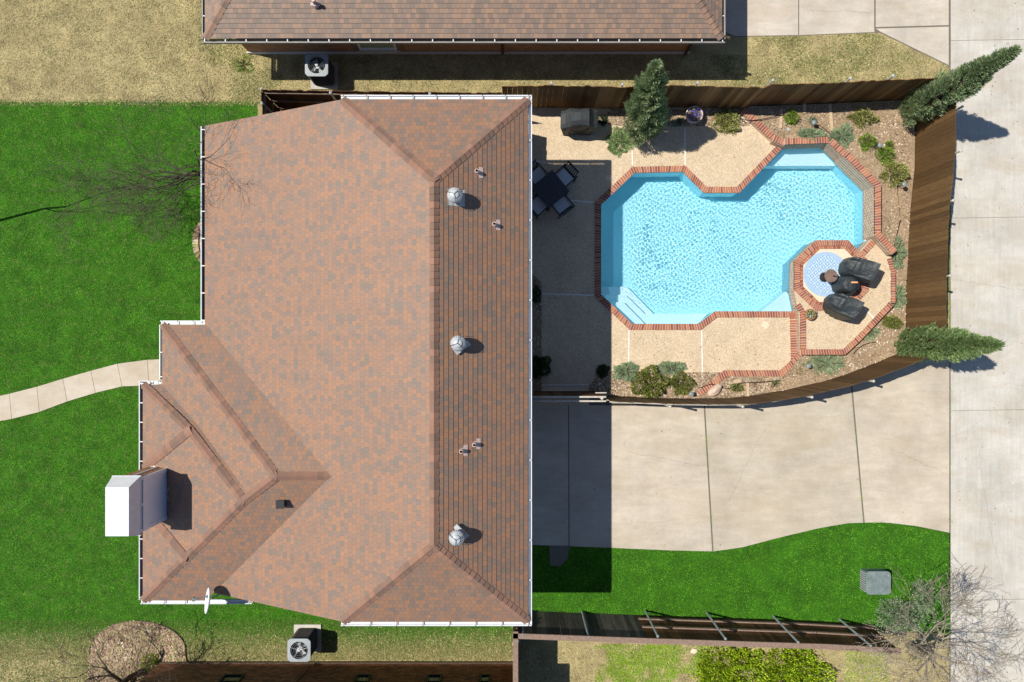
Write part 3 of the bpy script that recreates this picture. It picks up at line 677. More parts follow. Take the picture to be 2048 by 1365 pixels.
# low hip lines of the two little front bays
b = MB(); caps(b, (-10.45, -3.62, w2(-10.45) + .01), (Aa[0], Aa[1], Aa[2] + .01), nw2, (nw2 + nTs * .15).normalized(), lift=.02); b.build('ridge_cap', M['cap'], house); b = MB()
caps(b, (-10.45, -4.72, w2(-10.45) + .01), (Cc[0], Cc[1], Cc[2] + .01), nw2, (nw2 + nT * .15).normalized(), lift=.02)
b.build('ridge_cap', M['cap'], house)
WH, GI = M['white'], M['gutter_shade']
gutter(house, (.40, -7.22, 3.985), (.40, 6.25, 3.985), (1, 0, 0), WH, WH, spacing=1.0)
gutter(house, (-4.36, 6.13, 3.985), (.50, 6.13, 3.985), (0, 1, 0), WH, WH, spacing=.62, bracket=M['gutter_n'], w=.13, d=.05)
gutter(house, (-4.36, -7.12, 3.985), (.50, -7.12, 3.985), (0, -1, 0), WH, WH, spacing=.7, bracket=M['gutter_n'], w=.13, d=.05)
gutter(house, (-8.745, .50, 1.85), (-8.745, 6.13, 1.85), (-1, 0, 0), WH, GI, spacing=.8, bracket=WH, w=.14)
gutter(house, (-10.03, .46, 1.87), (-8.6, .46, 1.87), (0, 1, 0), WH, WH, spacing=.5, bracket=M['gutter_n'], w=.12, d=.05)
gutter(house, (-9.95, -1.10, 1.87), (-9.95, .46, 1.87), (-1, 0, 0), WH, M['gutter_n'], spacing=.65)
gutter(house, (-10.6, -1.24, 1.87), (-10.05, -1.24, 1.87), (0, 1, 0), WH, WH, spacing=.25, bracket=M['gutter_n'])
gutter(house, (-10.5, -7.38, 1.87), (-10.5, -1.14, 1.87), (-1, 0, 0), WH, GI, spacing=.55, bracket=WH, w=.14)
gutter(house, (-10.6, -7.38, 1.87), (-7.42, -7.38, 1.87), (0, -1, 0), WH, WH, spacing=.6, bracket=M['gutter_n'], w=.12, d=.05)
b = MB()
prof = [(-8.4, 0), (.05, 0), (.05, 3.93), (-4.4, 3.9), (-8.4, 1.92)]
b.mesh([(x, y, z) for y in (-6.75, 5.8) for x, z in prof], [(4, 3, 2, 1, 0), (5, 6, 7, 8, 9), (0, 1, 6, 5), (1, 2, 7, 6), (2, 3, 8, 7), (3, 4, 9, 8), (4, 0, 5, 9)])
b.prism([(-9.6, .1), (-8.2, .1), (-8.2, -7.05), (-10.15, -7.05), (-10.15, -1.6), (-9.6, -1.6)], 0, 1.84)
b.build('wall', M['brick'], house)
b = MB(); b.box(.04, .09, -6.2, -2.4, .02, 2.15); 
for k in range(4): b.box(.09, .1, -6.15, -2.45, .08 + .52 * k, .54 + .52 * k)
b.build('garage_door', M['white'], house)
window(house, (.05, 1.9, 1.35), (1, 0, 0), 1.6, 1.2, WH, M['glass']); window(house, (.05, 4.6, 1.35), (1, 0, 0), 1.2, 1.2, WH, M['glass'])
window(house, (-9.6, -.6, 1.1), (-1, 0, 0), .7, 1.0, WH, M['glass'])
b = MB(); b.box(.04, .09, -.6, .4, .03, 2.1); d_ = b.build('door', WH, house); b = MB(); b.tube([(.1, .3, 1.0), (.15, .3, 1.0)], .025); b.build('handle', M['metal'], d_)
# fascia and rake boards
b = MB()
for x0_, x1_, y_, s_ in ((-8.75, -4.3, 6.10, 1), (-8.43, -4.3, -7.09, -1)):
    z0_, z1_ = wz(x0_), wz(x1_)
    b.hexa([(x0_, y_, z0_ - .16), (x1_, y_, z1_ - .16), (x1_, y_ - .03 * s_, z1_ - .16), (x0_, y_ - .03 * s_, z0_ - .16)], [(x0_, y_, z0_ - .03), (x1_, y_, z1_ - .03), (x1_, y_ - .03 * s_, z1_ - .03), (x0_, y_ - .03 * s_, z0_ - .03)])
    b.build('rake_board', M['cap'], house); b = MB()
# chimney: brick flanks, painted siding towards the roof, white sheet-metal cap
X0, X1, Y0, Y1, ZT = -10.27, -9.66, -4.96, -3.55, 3.56
b = MB(); b.box(X0, X1, Y0, Y1, 0, ZT); chim = b.build('chimney', M['brick'], house)
b = MB(); b.box(X1 + .003, X1 + .03, Y0 + .08, Y1 - .08, 2.1, 3.44)
for y_ in (Y0 + .04, Y1 - .04): b.box(X1 + .003, X1 + .05, y_ - .05, y_ + .05, 2.0, ZT - .002)
b.box(X1 + .003, X1 + .05, Y0 + .091, Y1 - .091, 2.08, 2.3); b.box(X1 + .003, X1 + .045, Y0 + .091, Y1 - .091, 3.44, ZT - .002)
for k in range(1, 9): b.box(X1 + .03, X1 + .036, Y0 + .1 + k * .14, Y0 + .112 + k * .14, 2.3, 3.42)
b.box((X0 + X1) / 2 - .02, (X0 + X1) / 2 + .02, Y1 + .002, Y1 + .02, 1.7, ZT - .02)
b.build('siding', M['siding'], chim)
b = MB(); b.box(X0 + .03, X1 - .01, Y0 + .04, Y1 - .04, ZT, ZT + .13, 1)
for y_ in (Y0 + .03, (Y0 + Y1) / 2, Y1 - .03): b.box(X1 - .02, X1 + .04, y_ - .03, y_ + .03, ZT + .002, ZT + .13)
zb, zt = ZT + .13, 4.16
b.box(X0 - .07, X1 + .07, Y0 - .07, Y1 + .07, zb, zb + .03)
b.hexa([(X0 - .06, Y0 - .06, zb + .03), (X1 + .06, Y0 - .06, zb + .03), (X1 + .06, Y1 + .06, zb + .03), (X0 - .06, Y1 + .06, zb + .03)], [(X0 + .02, Y0 + .04, zt), (X1 + .0, Y0 + .04, zt), (X1 + .0, Y1 - .14, zt), (X0 + .02, Y1 - .14, zt)])
b.build('chimney_cap', [WH, M['dark']], chim)
b = MB(); b.box(X0 + .021, X1 - .001, Y0 + .5, Y0 + .512, zt, zt + .012); b.build('seam', M['siding'], chim)
b = MB(); b.face([(X1 + .004, Y0, 2.08), (X1 + .10, (Y0 + Y1) / 2, 2.42), (X1 + .16, Y0 - .03, 2.22)]); b.face([(X1 + .004, Y1, 2.08), (X1 + .16, Y1 + .03, 2.22), (X1 + .10, (Y0 + Y1) / 2, 2.42)])
b.box(X0 + .1, X1 + .08, Y1 + .003, Y1 + .12, 2.06, 2.12)
b.build('flashing', WH, chim)
# things fixed to the roof: turbine ventilators and plumbing vents
ez = lambda x: 4.04 + (.40 - x) * .5283
def turbine(x, y):
    z = ez(x); o = Vector((x, y, z)); t = thing('turbine_vent', None, None); t.location = o - house.location; t.parent = house
    b = MB(); b.obox((0, 0, .0), (.2, 0, -.105), (0, .2, 0), Vector((.47, 0, .88)) * .008); b.lathe((0, 0, -.06), [(.13, 0), (.13, .22)], 20); b.build('base', M['metal'], t, local=True)
    b = MB(); R0 = .195; n = 22
    for k in range(n):
        a0 = 2 * math.pi * k / n; pr = []
        for i in range(7):
            th = math.pi * (.12 + .76 * i / 6); r = R0 * math.sin(th); pr.append((r, .27 - R0 * .78 * math.cos(th)))
        for i in range(6):
            w_ = 2 * math.pi / n * 1.12
            q = []
            for (r, h), aa, rr in ((pr[i], a0, 1), (pr[i], a0 + w_, .95), (pr[i + 1], a0 + w_, .95), (pr[i + 1], a0, 1)): q.append((r * rr * math.cos(aa), r * rr * math.sin(aa), h))
            b.face(q)
    b.lathe((0, 0, .27 + R0 * .70), [(.11, 0), (.095, .022), (.05, .036), (0.001, .042)], 20)
    b.build('turbine', M['metal'], t, local=True)
    b = MB()
    for a in (.7, 2.8, 4.9):
        b.tube([(math.cos(a) * r, math.sin(a) * r, h) for r, h in ((0, .465), (.1, .445), (.19, .37), (.225, .25), (.2, .08))], .006, 5)
    b.build('brace', M['dark'], t, local=True)
    return t
t0 = turbine(-1.43, 3.50)
for (px, py) in ((918, 687), (915, 1070)):
    c = copy_tree(t0, house); s = 64 / (1 - 4.95 / H)
    x = (px - 1024) / s; c.location = Vector((x, (682.5 - py) / s, ez(x))) - house.location; c.rotation_euler.z = px
t0.location = Vector((-112 / (64 / (1 - 4.95 / H)), (682.5 - 396) / (64 / (1 - 4.95 / H)), ez(-1.35))) - house.location
def pipevent(px, py, big=False):
    s = 64 / (1 - 4.7 / H); x, y = (px - 1024) / s, (682.5 - py) / s; t = thing('vent_pipe', None, None); t.parent = house
    t.location = Vector((x, y, ez(x))) - house.location
    b = MB(); b.obox((.10, 0, -.04), (.045, 0, -.024), (0, .13, 0), Vector((.47, 0, .88)) * .008); b.lathe((0, 0, -.04), [(.095, -.02), (.085, .02), (.05, .06), (.05, .20), (.03, .20), (.03, .1)], 16); b.build('flashing', M['pinkpipe'], t, local=True)
    b = MB(); b.lathe((0, 0, .1), [(.028, 0), (.028, .09), (.022, .09), (.022, .02), (0.001, .02)], 12); b.build('pipe', M['dark'], t, local=True)
    return t
for px, py in ((954, 345), (988, 447), (924, 899), (949, 888)): pipevent(px, py)
b = MB(); q = P(572, 1001, 3.2); zs = 1.92 + .5 * (q.y + 7.38); b.box(q.x - .09, q.x + .09, q.y - .09, q.y + .09, zs - .1, zs + .17); b.box(q.x - .11, q.x + .11, q.y - .11, q.y + .11, zs + .17, zs + .19)
b.build('box_vent', M['dark'], house)

# satellite dish on the south-west roof
q = P(436, 1190, 2.4); zs = 1.92 + .5 * (q.y + 7.38)
dish = thing('satellite_dish', 'white satellite dish on the roof edge above the left lawn', 'satellite dish', (q.x, q.y, zs))
b = MB(); b.box(q.x - .08, q.x + .08, q.y - .06, q.y + .06, zs - .03, zs + .03); b.tube([(q.x, q.y, zs), (q.x - .02, q.y - .02, zs + .3), (q.x - .10, q.y - .04, zs + .42)], .022, 8); b.build('mast', M['grey_metal'], dish)
b = MB(); n = 28; dc = Vector((q.x - .16, q.y - .10, zs + .48)); dn = Vector((-.86, .16, .46)).normalized(); du = dn.cross(Vector((0, 0, 1))).normalized(); dv = dn.cross(du)
V = []; F = []
for sgn in (0, 1):
    for i in range(5):
        r = (i / 4) or .001
        for k in range(n):
            a = 2 * math.pi * k / n; V.append(dc + du * math.cos(a) * r * .33 + dv * math.sin(a) * r * .38 + dn * (.07 * r * r - .012 * sgn))
for sgn in (0, 1):
    o_ = sgn * 5 * n
    for i in range(4):
        for k in range(n): F.append((o_ + i * n + k, o_ + i * n + (k + 1) % n, o_ + (i + 1) * n + (k + 1) % n, o_ + (i + 1) * n + k))
for k in range(n): F.append((4 * n + k, 4 * n + (k + 1) % n, 9 * n + (k + 1) % n, 9 * n + k))
b.mesh(V, F); b.build('reflector', WH, dish)
b = MB(); e = dc + dn * .45 + Vector((0, 0, -.12)); b.tube([dc - dv * -.30, e], .013, 6); b.obox(e, dn * .04, du * .05, dv * .04); b.build('receiver_arm', M['grey_metal'], dish)

# north neighbour
nh = thing('neighbour_house', 'brick neighbour house with brown shingle roof at the top of the picture', 'house', (-1, 11, 0))
ZN = 2.05; yN = 8.56; xW = P(410, 0, ZN).x; xE = P(1444, 0, ZN).x; ksl = .36; Dn = 5.6; yB = yN + 2 * Dn; zr = ZN + ksl * Dn
rf = MB(); e0, e1, e2, e3 = (xW, yN, ZN), (xE, yN, ZN), (xE, yB, ZN), (xW, yB, ZN); hx = 4.4
r0, r1 = (xW + hx, yN + Dn, zr), (xE - hx, yN + Dn, zr)
roof_plane(rf, [e0, e1, r1, r0], (0, 1), e0, .011); roof_plane(rf, [e2, e3, r0, r1], (0, -1), e2, .011)
roof_plane(rf, [e0, r0, e3], (1, 0), e0, .011); roof_plane(rf, [e1, e2, r1], (-1, 0), e1, .011)
rf.build('roof', [M['shingle_n'], M['dark'], M['gutter_n']], nh)
nS_, nW_, nE_ = nrm(e0, e1, r0), nrm(e0, r0, e3), nrm(e1, e2, r1)
b = MB(); caps(b, e0, r0, nS_, nW_); caps(b, e1, r1, nS_, nE_); caps(b, r0, r1, nS_, nrm(e2, e3, r0)); b.build('ridge_cap', M['cap_n'], nh)
gutter(nh, (xW - .1, yN, ZN - .05), (xE + .1, yN, ZN - .05), (0, -1, 0), M['gutter_n'], GI, spacing=.6, bracket=WH)
gutter(nh, (xW, yN, ZN - .05), (xW, yB, ZN - .05), (-1, 0, 0), M['gutter_n'], GI, spacing=.6, bracket=WH)
gutter(nh, (xE, yN, ZN - .05), (xE, yB, ZN - .05), (1, 0, 0), M['gutter_n'], GI, spacing=.6, bracket=WH)
wy = 8.99; b = MB(); b.box(-8.2, 5.5, wy, yB - .4, 0, ZN + .1); b.build('wall', M['brick'], nh)
b = MB(); b.box(-8.24, 5.54, wy - .03, wy - .002, 0, .12); b.build('plinth', M['concrete'], nh)
for (px0, px1, zc, hh_) in ((548, 592, 1.42, .75), (873, 918, 1.42, .75)):
    cx_ = ((px0 + px1) / 2 - 1024) / 67.6; window(nh, (cx_, wy, zc), (0, -1, 0), (px1 - px0) / 67.6, hh_, M['dark'], M['glass'], M['brick'])
window(nh, (-4.10, wy, 1.05), (0, -1, 0), 1.15, 1.35, M['siding'], M['blind'], M['post'])
b = MB()
for x_ in (-4.78, -3.42): b.box(x_ - .09, x_ + .09, wy - .06, wy - .005, .35, 1.85)
b.build('shutter', M['rail'], nh)
b = MB(); b.tube([(-.29, wy - .05, .1), (-.29, wy - .05, 1.9)], .04, 6); b.tube([(5.4, wy - .05, .05), (5.4, wy - .05, 1.6), (6.2, yN + .05, 1.95)], .04, 6); b.build('downspout', M['bark'], nh)
b = MB(); q = P(627, 2, 2.6); b.lathe((q.x, q.y, 2.35), [(.1, 0), (.08, .1), (.05, .12), (.05, .3), (.001, .3)], 14); b.box(q.x - .13, q.x + .13, q.y - .06, q.y + .03, 2.42, 2.45); b.build('vent_pipe', M['pinkpipe'], nh)
# south neighbour: its wall and eave
sh_ = thing('neighbour_house', 'dark brick neighbour house wall along the bottom edge, small windows', 'house', (-5, -12, 0))
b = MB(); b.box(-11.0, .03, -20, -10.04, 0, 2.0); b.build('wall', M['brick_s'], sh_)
rf = MB(); yS = -9.76; kS = .45
roof_plane(rf, [(-11.4, yS, 2.06), (.45, yS, 2.06), (-4.0, yS - 4.45, 2.06 + kS * 4.45), (-6.9, yS - 4.5, 2.06 + kS * 4.5)], (0, -1), (-11.4, yS, 2.06))
roof_plane(rf, [(.45, yS, 2.06), (.45, -20, 2.06), (-4.0, -20, 4.06), (-4.0, yS - 4.45, 4.06)], (-1, 0), (.45, yS, 2.06))
roof_plane(rf, [(-11.4, yS, 2.06), (-6.9, yS - 4.5, 4.08), (-6.9, -20, 4.08), (-11.4, -20, 2.06)], (1, 0), (-11.4, yS, 2.06))
rf.build('roof', [M['shingle_n'], M['dark'], M['gutter_n']], sh_)
b = MB(); b.box(-11.02, .05, -10.037, -10.0, 0, .10); b.build('plinth', M['bark'], sh_)
for px in (455, 721, 866, 969):
    w_ = .62 if px == 455 else (.45 if px < 900 else .34); cx_ = (px - 1024) / 68.4
    window(sh_, (cx_, -10.04, 1.25), (0, 1, 0), w_, .8, M['dark'], M['glass'])
b = MB(); b.tube([(-6.25, -10.0, .3), (-6.2, -9.97, .9), (-6.35, -9.97, 1.6)], .02, 6); b.build('conduit', M['dark'], sh_)

# ------------------------------------------------------------------ fences
def fence(name, label, pts, h, m, side=1, pw=.145, posts=None, rails=(.35, 1.0, 1.65), group='board fences', post_m=None, rail_m=None, zb=0.0, cap=None, vary=.03, post_h=.05):
    """pts: (x, y) line of the boards; side: which side the rails and posts stand on (+1 = left of the line)"""
    pts = [Vector((p[0], p[1], 0)) for p in pts]; mid = pts[len(pts) // 2]
    t = thing(name, label, 'fence', (mid.x, mid.y, zb), group=group); b = MB(); rb = [MB() for _ in rails]
    dist = 0; wob = 0
    for A, B_ in zip(pts, pts[1:]):
        d = (B_ - A); L = d.length; d.normalize(); nn = Vector((-d.y, d.x, 0)); k = max(1, round(L / pw))
        for i in range(k):
            c = A + d * (L * (i + .5) / k); hh = h + random.uniform(-vary, vary) * .6 + wob; wob = wob * .9 + random.uniform(-vary, vary) * .25
            tilt = nn * random.uniform(-.006, .006); w2_ = L / k * .5 - .002
            lo, hi = .03 + zb, zb + hh
            q = [-d * w2_ - nn * .009, d * w2_ - nn * .009, d * w2_ + nn * .009, -d * w2_ + nn * .009]
            b.hexa([c + a + Vector((0, 0, lo)) for a in q], [c + a + tilt + Vector((0, 0, hi)) for a in q])
        for z, r in zip(rails, rb):
            r.obox((A + B_) / 2 + nn * side * .031 + Vector((0, 0, zb + z)), d * (L / 2 + .01), nn * .019, Vector((0, 0, .045)))
    b.build('board_panel', m, t)
    for r in rb: r.build('rail', rail_m or m, t)
    if posts:
        for (x, y) in posts:
            pb = MB(); pb.tube([(x, y, 0), (x, y, zb + h + post_h)], .032, 8); pb.lathe((x, y, zb + h + post_h - .02), [(.040, 0), (.040, .03), (.001, .06)], 10); pb.build('post', post_m or M['metal'], t)
    if cap:
        cb = MB()
        for A, B_ in zip(pts, pts[1:]):
            d = (B_ - A); L = d.length; d.normalize(); nn = Vector((-d.y, d.x, 0)); off = cap[1]
            cb.obox((A + B_) / 2 + nn * off + Vector((0, 0, zb + h + .05)), d * (L / 2), nn * cap[0] / 2, Vector((0, 0, .018)))
        cb.build('cap_board', M['rail'], t)
    return t
S7 = lambda pts, z=1.85: [tuple(P(a, b, z))[:2] for a, b in pts]
N_ = S7([(1004, 172), (1170, 172), (1245, 175), (1300, 170), (1400, 172), (1530, 175), (1545, 168), (1640, 168), (1700, 164), (1860, 157), (1900, 156)])
fence('wooden_fence', 'long dark brown board fence behind the pool, shaded side towards the water', N_, 1.85, M['fence'], side=1, posts=S7([(1103, 168), (1245, 170), (1395, 167), (1545, 162), (1700, 158), (1785, 153)]), vary=.05)
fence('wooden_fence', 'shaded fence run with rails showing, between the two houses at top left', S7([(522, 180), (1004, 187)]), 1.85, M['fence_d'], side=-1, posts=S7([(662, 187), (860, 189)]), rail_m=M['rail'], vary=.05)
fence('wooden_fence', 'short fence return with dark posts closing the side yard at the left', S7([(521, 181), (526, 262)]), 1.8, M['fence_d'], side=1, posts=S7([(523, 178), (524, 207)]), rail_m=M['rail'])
E_ = [(x, y) for x, y in S7([(1911, 158), (1912, 200), (1911, 300), (1900, 400), (1895, 470), (1892, 560), (1892, 672), (1890, 688)], 2.05)]
fence('wooden_fence', 'tall sunlit brown board fence along the concrete alley', E_, 2.05, M['fence_s'], side=1, posts=[(x + .12, y) for x, y in S7([(1914, 215), (1911, 303), (1896, 402), (1890, 552)], 2.05)], post_m=M['post'], rail_m=M['post'])
Sf = S7([(1890, 696), (1862, 712), (1810, 735), (1750, 757), (1700, 772), (1660, 781), (1620, 790), (1560, 801), (1500, 808), (1420, 809), (1350, 808), (1222, 803)])
fence('wooden_fence', 'curving tan board fence between the pool garden and the driveway', Sf, 1.85, M['fence_s'], side=1, posts=[(x + .01, y - .08) for x, y in S7([(1745, 757), (1622, 789), (1484, 808), (1339, 808)])], post_m=M['post'], rail_m=M['post'])
B_f = S7([(1026, 1272), (1163, 1277), (1297, 1282)])
fence('wooden_fence', 'weathered grey board section of the bottom fence with a brown cap board', B_f, 1.85, M['fence_g'], side=-1, posts=[(x, y + .05) for x, y in S7([(1046, 1272), (1177, 1277)])], post_m=M['grey_metal'], rails=(.3,), cap=(.15, .02), rail_m=M['fence_g'])
B_g = S7([(1297, 1282), (1480, 1288), (1660, 1294), (1800, 1302)])
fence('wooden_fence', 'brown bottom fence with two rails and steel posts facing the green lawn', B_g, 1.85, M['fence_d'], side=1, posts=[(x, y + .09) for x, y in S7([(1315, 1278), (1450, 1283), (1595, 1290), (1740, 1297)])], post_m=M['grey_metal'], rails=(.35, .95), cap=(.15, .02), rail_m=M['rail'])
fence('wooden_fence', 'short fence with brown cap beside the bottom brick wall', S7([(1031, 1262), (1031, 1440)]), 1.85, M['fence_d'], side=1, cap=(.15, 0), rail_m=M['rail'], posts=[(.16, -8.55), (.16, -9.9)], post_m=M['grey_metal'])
# gate between house and fence
gt = thing('side_gate', 'closed wooden gate with two pale steel bars across the paved path', 'gate', (1.6, -1.6, 0))
b = MB(); A, B_ = P(1062, 799, 1.8), P(1212, 799, 1.8)
for i in range(16):
    x = A.x + (B_.x - A.x) * (i + .5) / 16; b.box(x - .065, x + .065, -1.575, -1.557, .06, 1.72 + random.uniform(-.02, .03))
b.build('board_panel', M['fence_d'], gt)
for y_, z_ in ((-1.60, 1.80), (-1.72, 1.80)):
    b = MB(); b.box(A.x, B_.x - .0, y_ - .022, y_ + .022, z_ - .02, z_ + .025); b.build('top_bar', M['post'], gt)
b = MB(); b.box(B_.x - .30, B_.x + .02, -1.50, -1.47, 1.74, 1.78); b.tube([(B_.x - .12, -1.64, 0), (B_.x - .12, -1.64, 1.84)], .04, 8); b.build('hinge_post', M['post'], gt)
b = MB(); b.tube([(A.x + .22, -1.66, 0), (A.x + .22, -1.66, 1.88)], .035, 8); b.box(A.x, A.x + .3, -1.68, -1.64, 1.82, 1.85); b.build('latch', M['grey_metal'], gt)
# unseen panel under the eave, added to throw the notch of patio shade
fence('shade_panel', 'unseen short board panel under the eave at the back corner, added for its shadow', [(-.04, 5.8), (-.04, 6.62)], 1.72, M['fence_d'], side=1, rails=(.4, 1.4), group=None)

# ------------------------------------------------------------------ air conditioners
def ac(x, y, label, dark):
    t = thing('air_conditioner', label, 'air conditioner', (x, y, 0), group='air conditioner units beside the houses')
    b = MB(); b.box(-.42, .42, -.42, .42, 0, .06); b.build('pad', M['alley'], t, local=True)
    def rr(w, r, n=5): return [(sx * (w - r) + r * math.cos(a), sy * (w - r) + r * math.sin(a)) for sx, sy, a0 in ((1, 1, 0), (-1, 1, 90), (-1, -1, 180), (1, -1, 270)) for a in [R(a0 + 90 * i / n) for i in range(n + 1)]]
    o = rr(.33, .12); b = MB(); n = len(o)
    b.mesh([(p[0] * .97, p[1] * .97, .06) for p in o] + [(p[0] * .97, p[1] * .97, .86) for p in o], [(i, (i + 1) % n, n + (i + 1) % n, n + i) for i in range(n)])
    for k in range(30):
        z = .10 + k * .0245
        q0 = [(p[0], p[1]) for p in o]; b.mesh([(p[0] * .985, p[1] * .985, z) for p in q0] + [(p[0], p[1], z + .008) for p in q0] + [(p[0] * .975, p[1] * .975, z + .016) for p in q0], [(i, (i + 1) % n, n + (i + 1) % n, n + i) for i in range(n)] + [(n + i, n + (i + 1) % n, 2 * n + (i + 1) % n, 2 * n + i) for i in range(n)])
    b.build('coil_case', dark, t, local=True)
    b = MB(); N = 48
    rim = []
    for k in range(N):
        a = 2 * math.pi * k / N; c, s = math.cos(a), math.sin(a); m_ = max(abs(c), abs(s)); w = .345; sq = w / m_; rr_ = min(sq, .43 - .0 * 1); rim.append((c * rr_, s * rr_))
    inn_ = [(math.cos(2 * math.pi * k / N) * .265, math.sin(2 * math.pi * k / N) * .265) for k in range(N)]
    V = [(p[0], p[1], .86) for p in rim] + [(p[0], p[1], .905) for p in rim] + [(p[0], p[1], .915) for p in inn_] + [(p[0], p[1], .82) for p in inn_]
    b.mesh(V, [(j * N + i, j * N + (i + 1) % N, (j + 1) * N + (i + 1) % N, (j + 1) * N + i) for j in range(3) for i in range(N)]); b.build('top_cover', M['ac_top'], t, local=True)
    b = MB(); b.lathe((0, 0, .60), [(0.001, 0), (.26, 0)], 24); b.build('fan_well', M['black'], t, local=True)
    b = MB()
    for k in range(4):
        a = k * math.pi / 2 + .5; q = []
        for r, aa, z in ((.05, a - .3, .70), (.245, a - .36, .66), (.245, a + .36, .76), (.05, a + .3, .74)): q.append((r * math.cos(aa), r * math.sin(aa), z))
        b.face(q)
    b.lathe((0, 0, .68), [(.06, 0), (.06, .08), (0.001, .09)], 16); b.build('fan', M['metal'], t, local=True)
    b = MB()
    for k in range(5): 
        a = 2 * math.pi * k / 5 + .3; b.tube([(.03 * math.cos(a), .03 * math.sin(a), .905), (.268 * math.cos(a), .268 * math.sin(a), .905)], .0055, 5)
    b.lathe((0, 0, .90), [(.045, 0), (.045, .018), (0.001, .022)], 16)
    for r in (.11, .165, .22): b.tube([(r * math.cos(2 * math.pi * i / 28), r * math.sin(2 * math.pi * i / 28), .903) for i in range(29)], .0025, 4, cap=False)
    b.build('fan_grille', M['metal'], t, local=True)
    return t
M['ac_top'] = m_noise('ac_top_paint', (.30, .33, .345), (.37, .40, .415), 9, .5, .05)
M['acdark'] = m_noise('ac_case_paint', (.05, .048, .045), (.09, .085, .08), 9, .5, .1)
ac(P(633, 130, .9).x, P(633, 130, .9).y, 'grey air conditioner half in shade below the upper neighbour house', M['acdark'])
ac(P(598, 1301, .9).x, P(598, 1301, .9).y, 'round-cornered air conditioner on a pad at the bottom brick wall', M['acdark'])

# ------------------------------------------------------------------ covered furniture
def loft(mb, rows, close=True):
    n = len(rows[0]); V = [p for r in rows for p in r]; F = []
    for i in range(len(rows) - 1):
        for k in range(n - 1): F.append((i * n + k, i * n + k + 1, (i + 1) * n + k + 1, (i + 1) * n + k))
    mb.mesh(V, F)
    mb.mesh(rows[0], [tuple(range(n))]); mb.mesh(rows[-1], [tuple(range(n))[::-1]])
def subsurf(o, lv=1, crease=None):
    md = o.modifiers.new('s', 'SUBSURF'); md.levels = lv; md.render_levels = lv
def covered_chair(x, y, ang, label):
    t = thing('covered_armchair', label, 'covered chair', (x, y, SZ + .02), ang, group='covered armchairs on the spa terrace')
    b = MB(); rows = []; NU = 12
    for i in range(NU + 1):
        u = i / NU; yv = -.42 + .84 * u                      # local y: front (-) to back (+)
        wd = (.325 + .03 * math.sin(u * 3)) * (math.sin(min(u / .32, 1) * math.pi / 2) ** .6 if u < .32 else 1) + .02; wd *= 1 + .10 * max(0, u - .5)
        hm = .44 + .14 * min(1, u / .35) + (.0 if u < .45 else .45 * ((u - .45) / .55) ** 1.0)
        if u < .12: hm *= .75 + .25 * u / .12
        row = []
        for j in range(19):
            v = j / 18 * 2 - 1; s = abs(v)
            if s > .62: q = (s - .62) / .38; xx = wd * (1 + .07 * q); z = hm * (1 - q) + .0; xx += .016 * math.sin(i * 2.1 + q * 5) * q
            else: xx = wd * (s / .62); arm = .10 * math.exp(-((s - .5) / .12) ** 2) * (1 - max(0, u - .45) / .55) * (u > .1); z = hm + arm - .05 * (1 - s / .62) * (u < .55) + .012 * math.sin(v * 9 + u * 7)
            row.append((math.copysign(xx, v), yv + (.05 * (1 - s) if u > .9 else 0), max(z, 0)))
        rows.append(row)
    loft(b, rows); o = b.build('cover', M['cover'], t, local=True)
    me = o.data
    for v in me.vertices:
        d = noise.noise(Vector((v.co.x * 4 + x, v.co.y * 4, v.co.z * 2))) * .022; v.co.x += d; v.co.y += d * .6; v.co.z = max(0, v.co.z + d * .7 * (v.co.z > .05))
    b = MB()
    for sx in (-1, 1): b.tube([(sx * .36, -.1, .10), (sx * .40, -.14, .07), (sx * .42, -.1, .03)], .008, 5)
    b.build('strap', M['black'], t, local=True)
    return t
covered_chair(10.40, 2.20, R(-117), 'dark covered armchair, the upper one on the spa terrace').scale = (.84, .86, .92)
covered_chair(9.92, 1.10, R(-122), 'dark covered armchair, the lower one on the spa terrace').scale = (.84, .86, .92)
fp = thing('covered_fire_pit', 'round dark covered fire pit with small orange badge between the covered chairs', 'fire pit', (10.13, 1.70, SZ + .02))
b = MB(); b.lathe((0, 0, 0), [(.30, 0), (.285, .2), (.25, .5), (.235, .62), (.22, .66), (.12, .672), (.001, .675)], 28)
o = b.build('cover', M['cover'], fp, local=True, smooth=True)
for v in o.data.vertices:
    a = math.atan2(v.co.y, v.co.x); k = 1 + .05 * math.sin(a * 9) * max(0, .6 - v.co.z); v.co.x *= k; v.co.y *= k
b = MB(); b.box(-.02, .19, .025, .075, .674, .682); M['badge'] = mat('badge_orange', (.62, .25, .10), .6); bd = b.build('badge', M['badge'], fp, local=True)
b = MB()
for i in range(5): b.box(.012 + i * .03, .030 + i * .03, .038, .062, .682, .6835)
b.build('lettering', M['cream'], bd, local=True)
stb = thing('side_table', 'small round brown table standing on the blue round rug', 'side table', (9.62, 1.965, SZ + .02))
b = MB(); b.lathe((0, 0, .44), [(.001, 0), (.195, 0), (.20, .012), (.195, .025), (.001, .026)], 32); M['bronze'] = m_noise('bronze_top', (.16, .10, .08), (.25, .17, .13), 5, .35, .05, spec=.5); b.build('table_top', M['bronze'], stb, local=True)
b = MB(); b.lathe((0, 0, 0), [(.15, 0), (.15, .02), (.03, .04), (.025, .44)], 16); b.build('pedestal', M['dark'], stb, local=True)
b = MB(); b.lathe((.07, -.01, .466), [(.022, 0), (.022, .03), (.012, .05), (.001, .055)], 10); b.tube([(.07, -.01, .5), (.15, -.03, .49), (.26, -.05, .40)], .011, 6); b.build('handle', M['black'], stb, local=True)
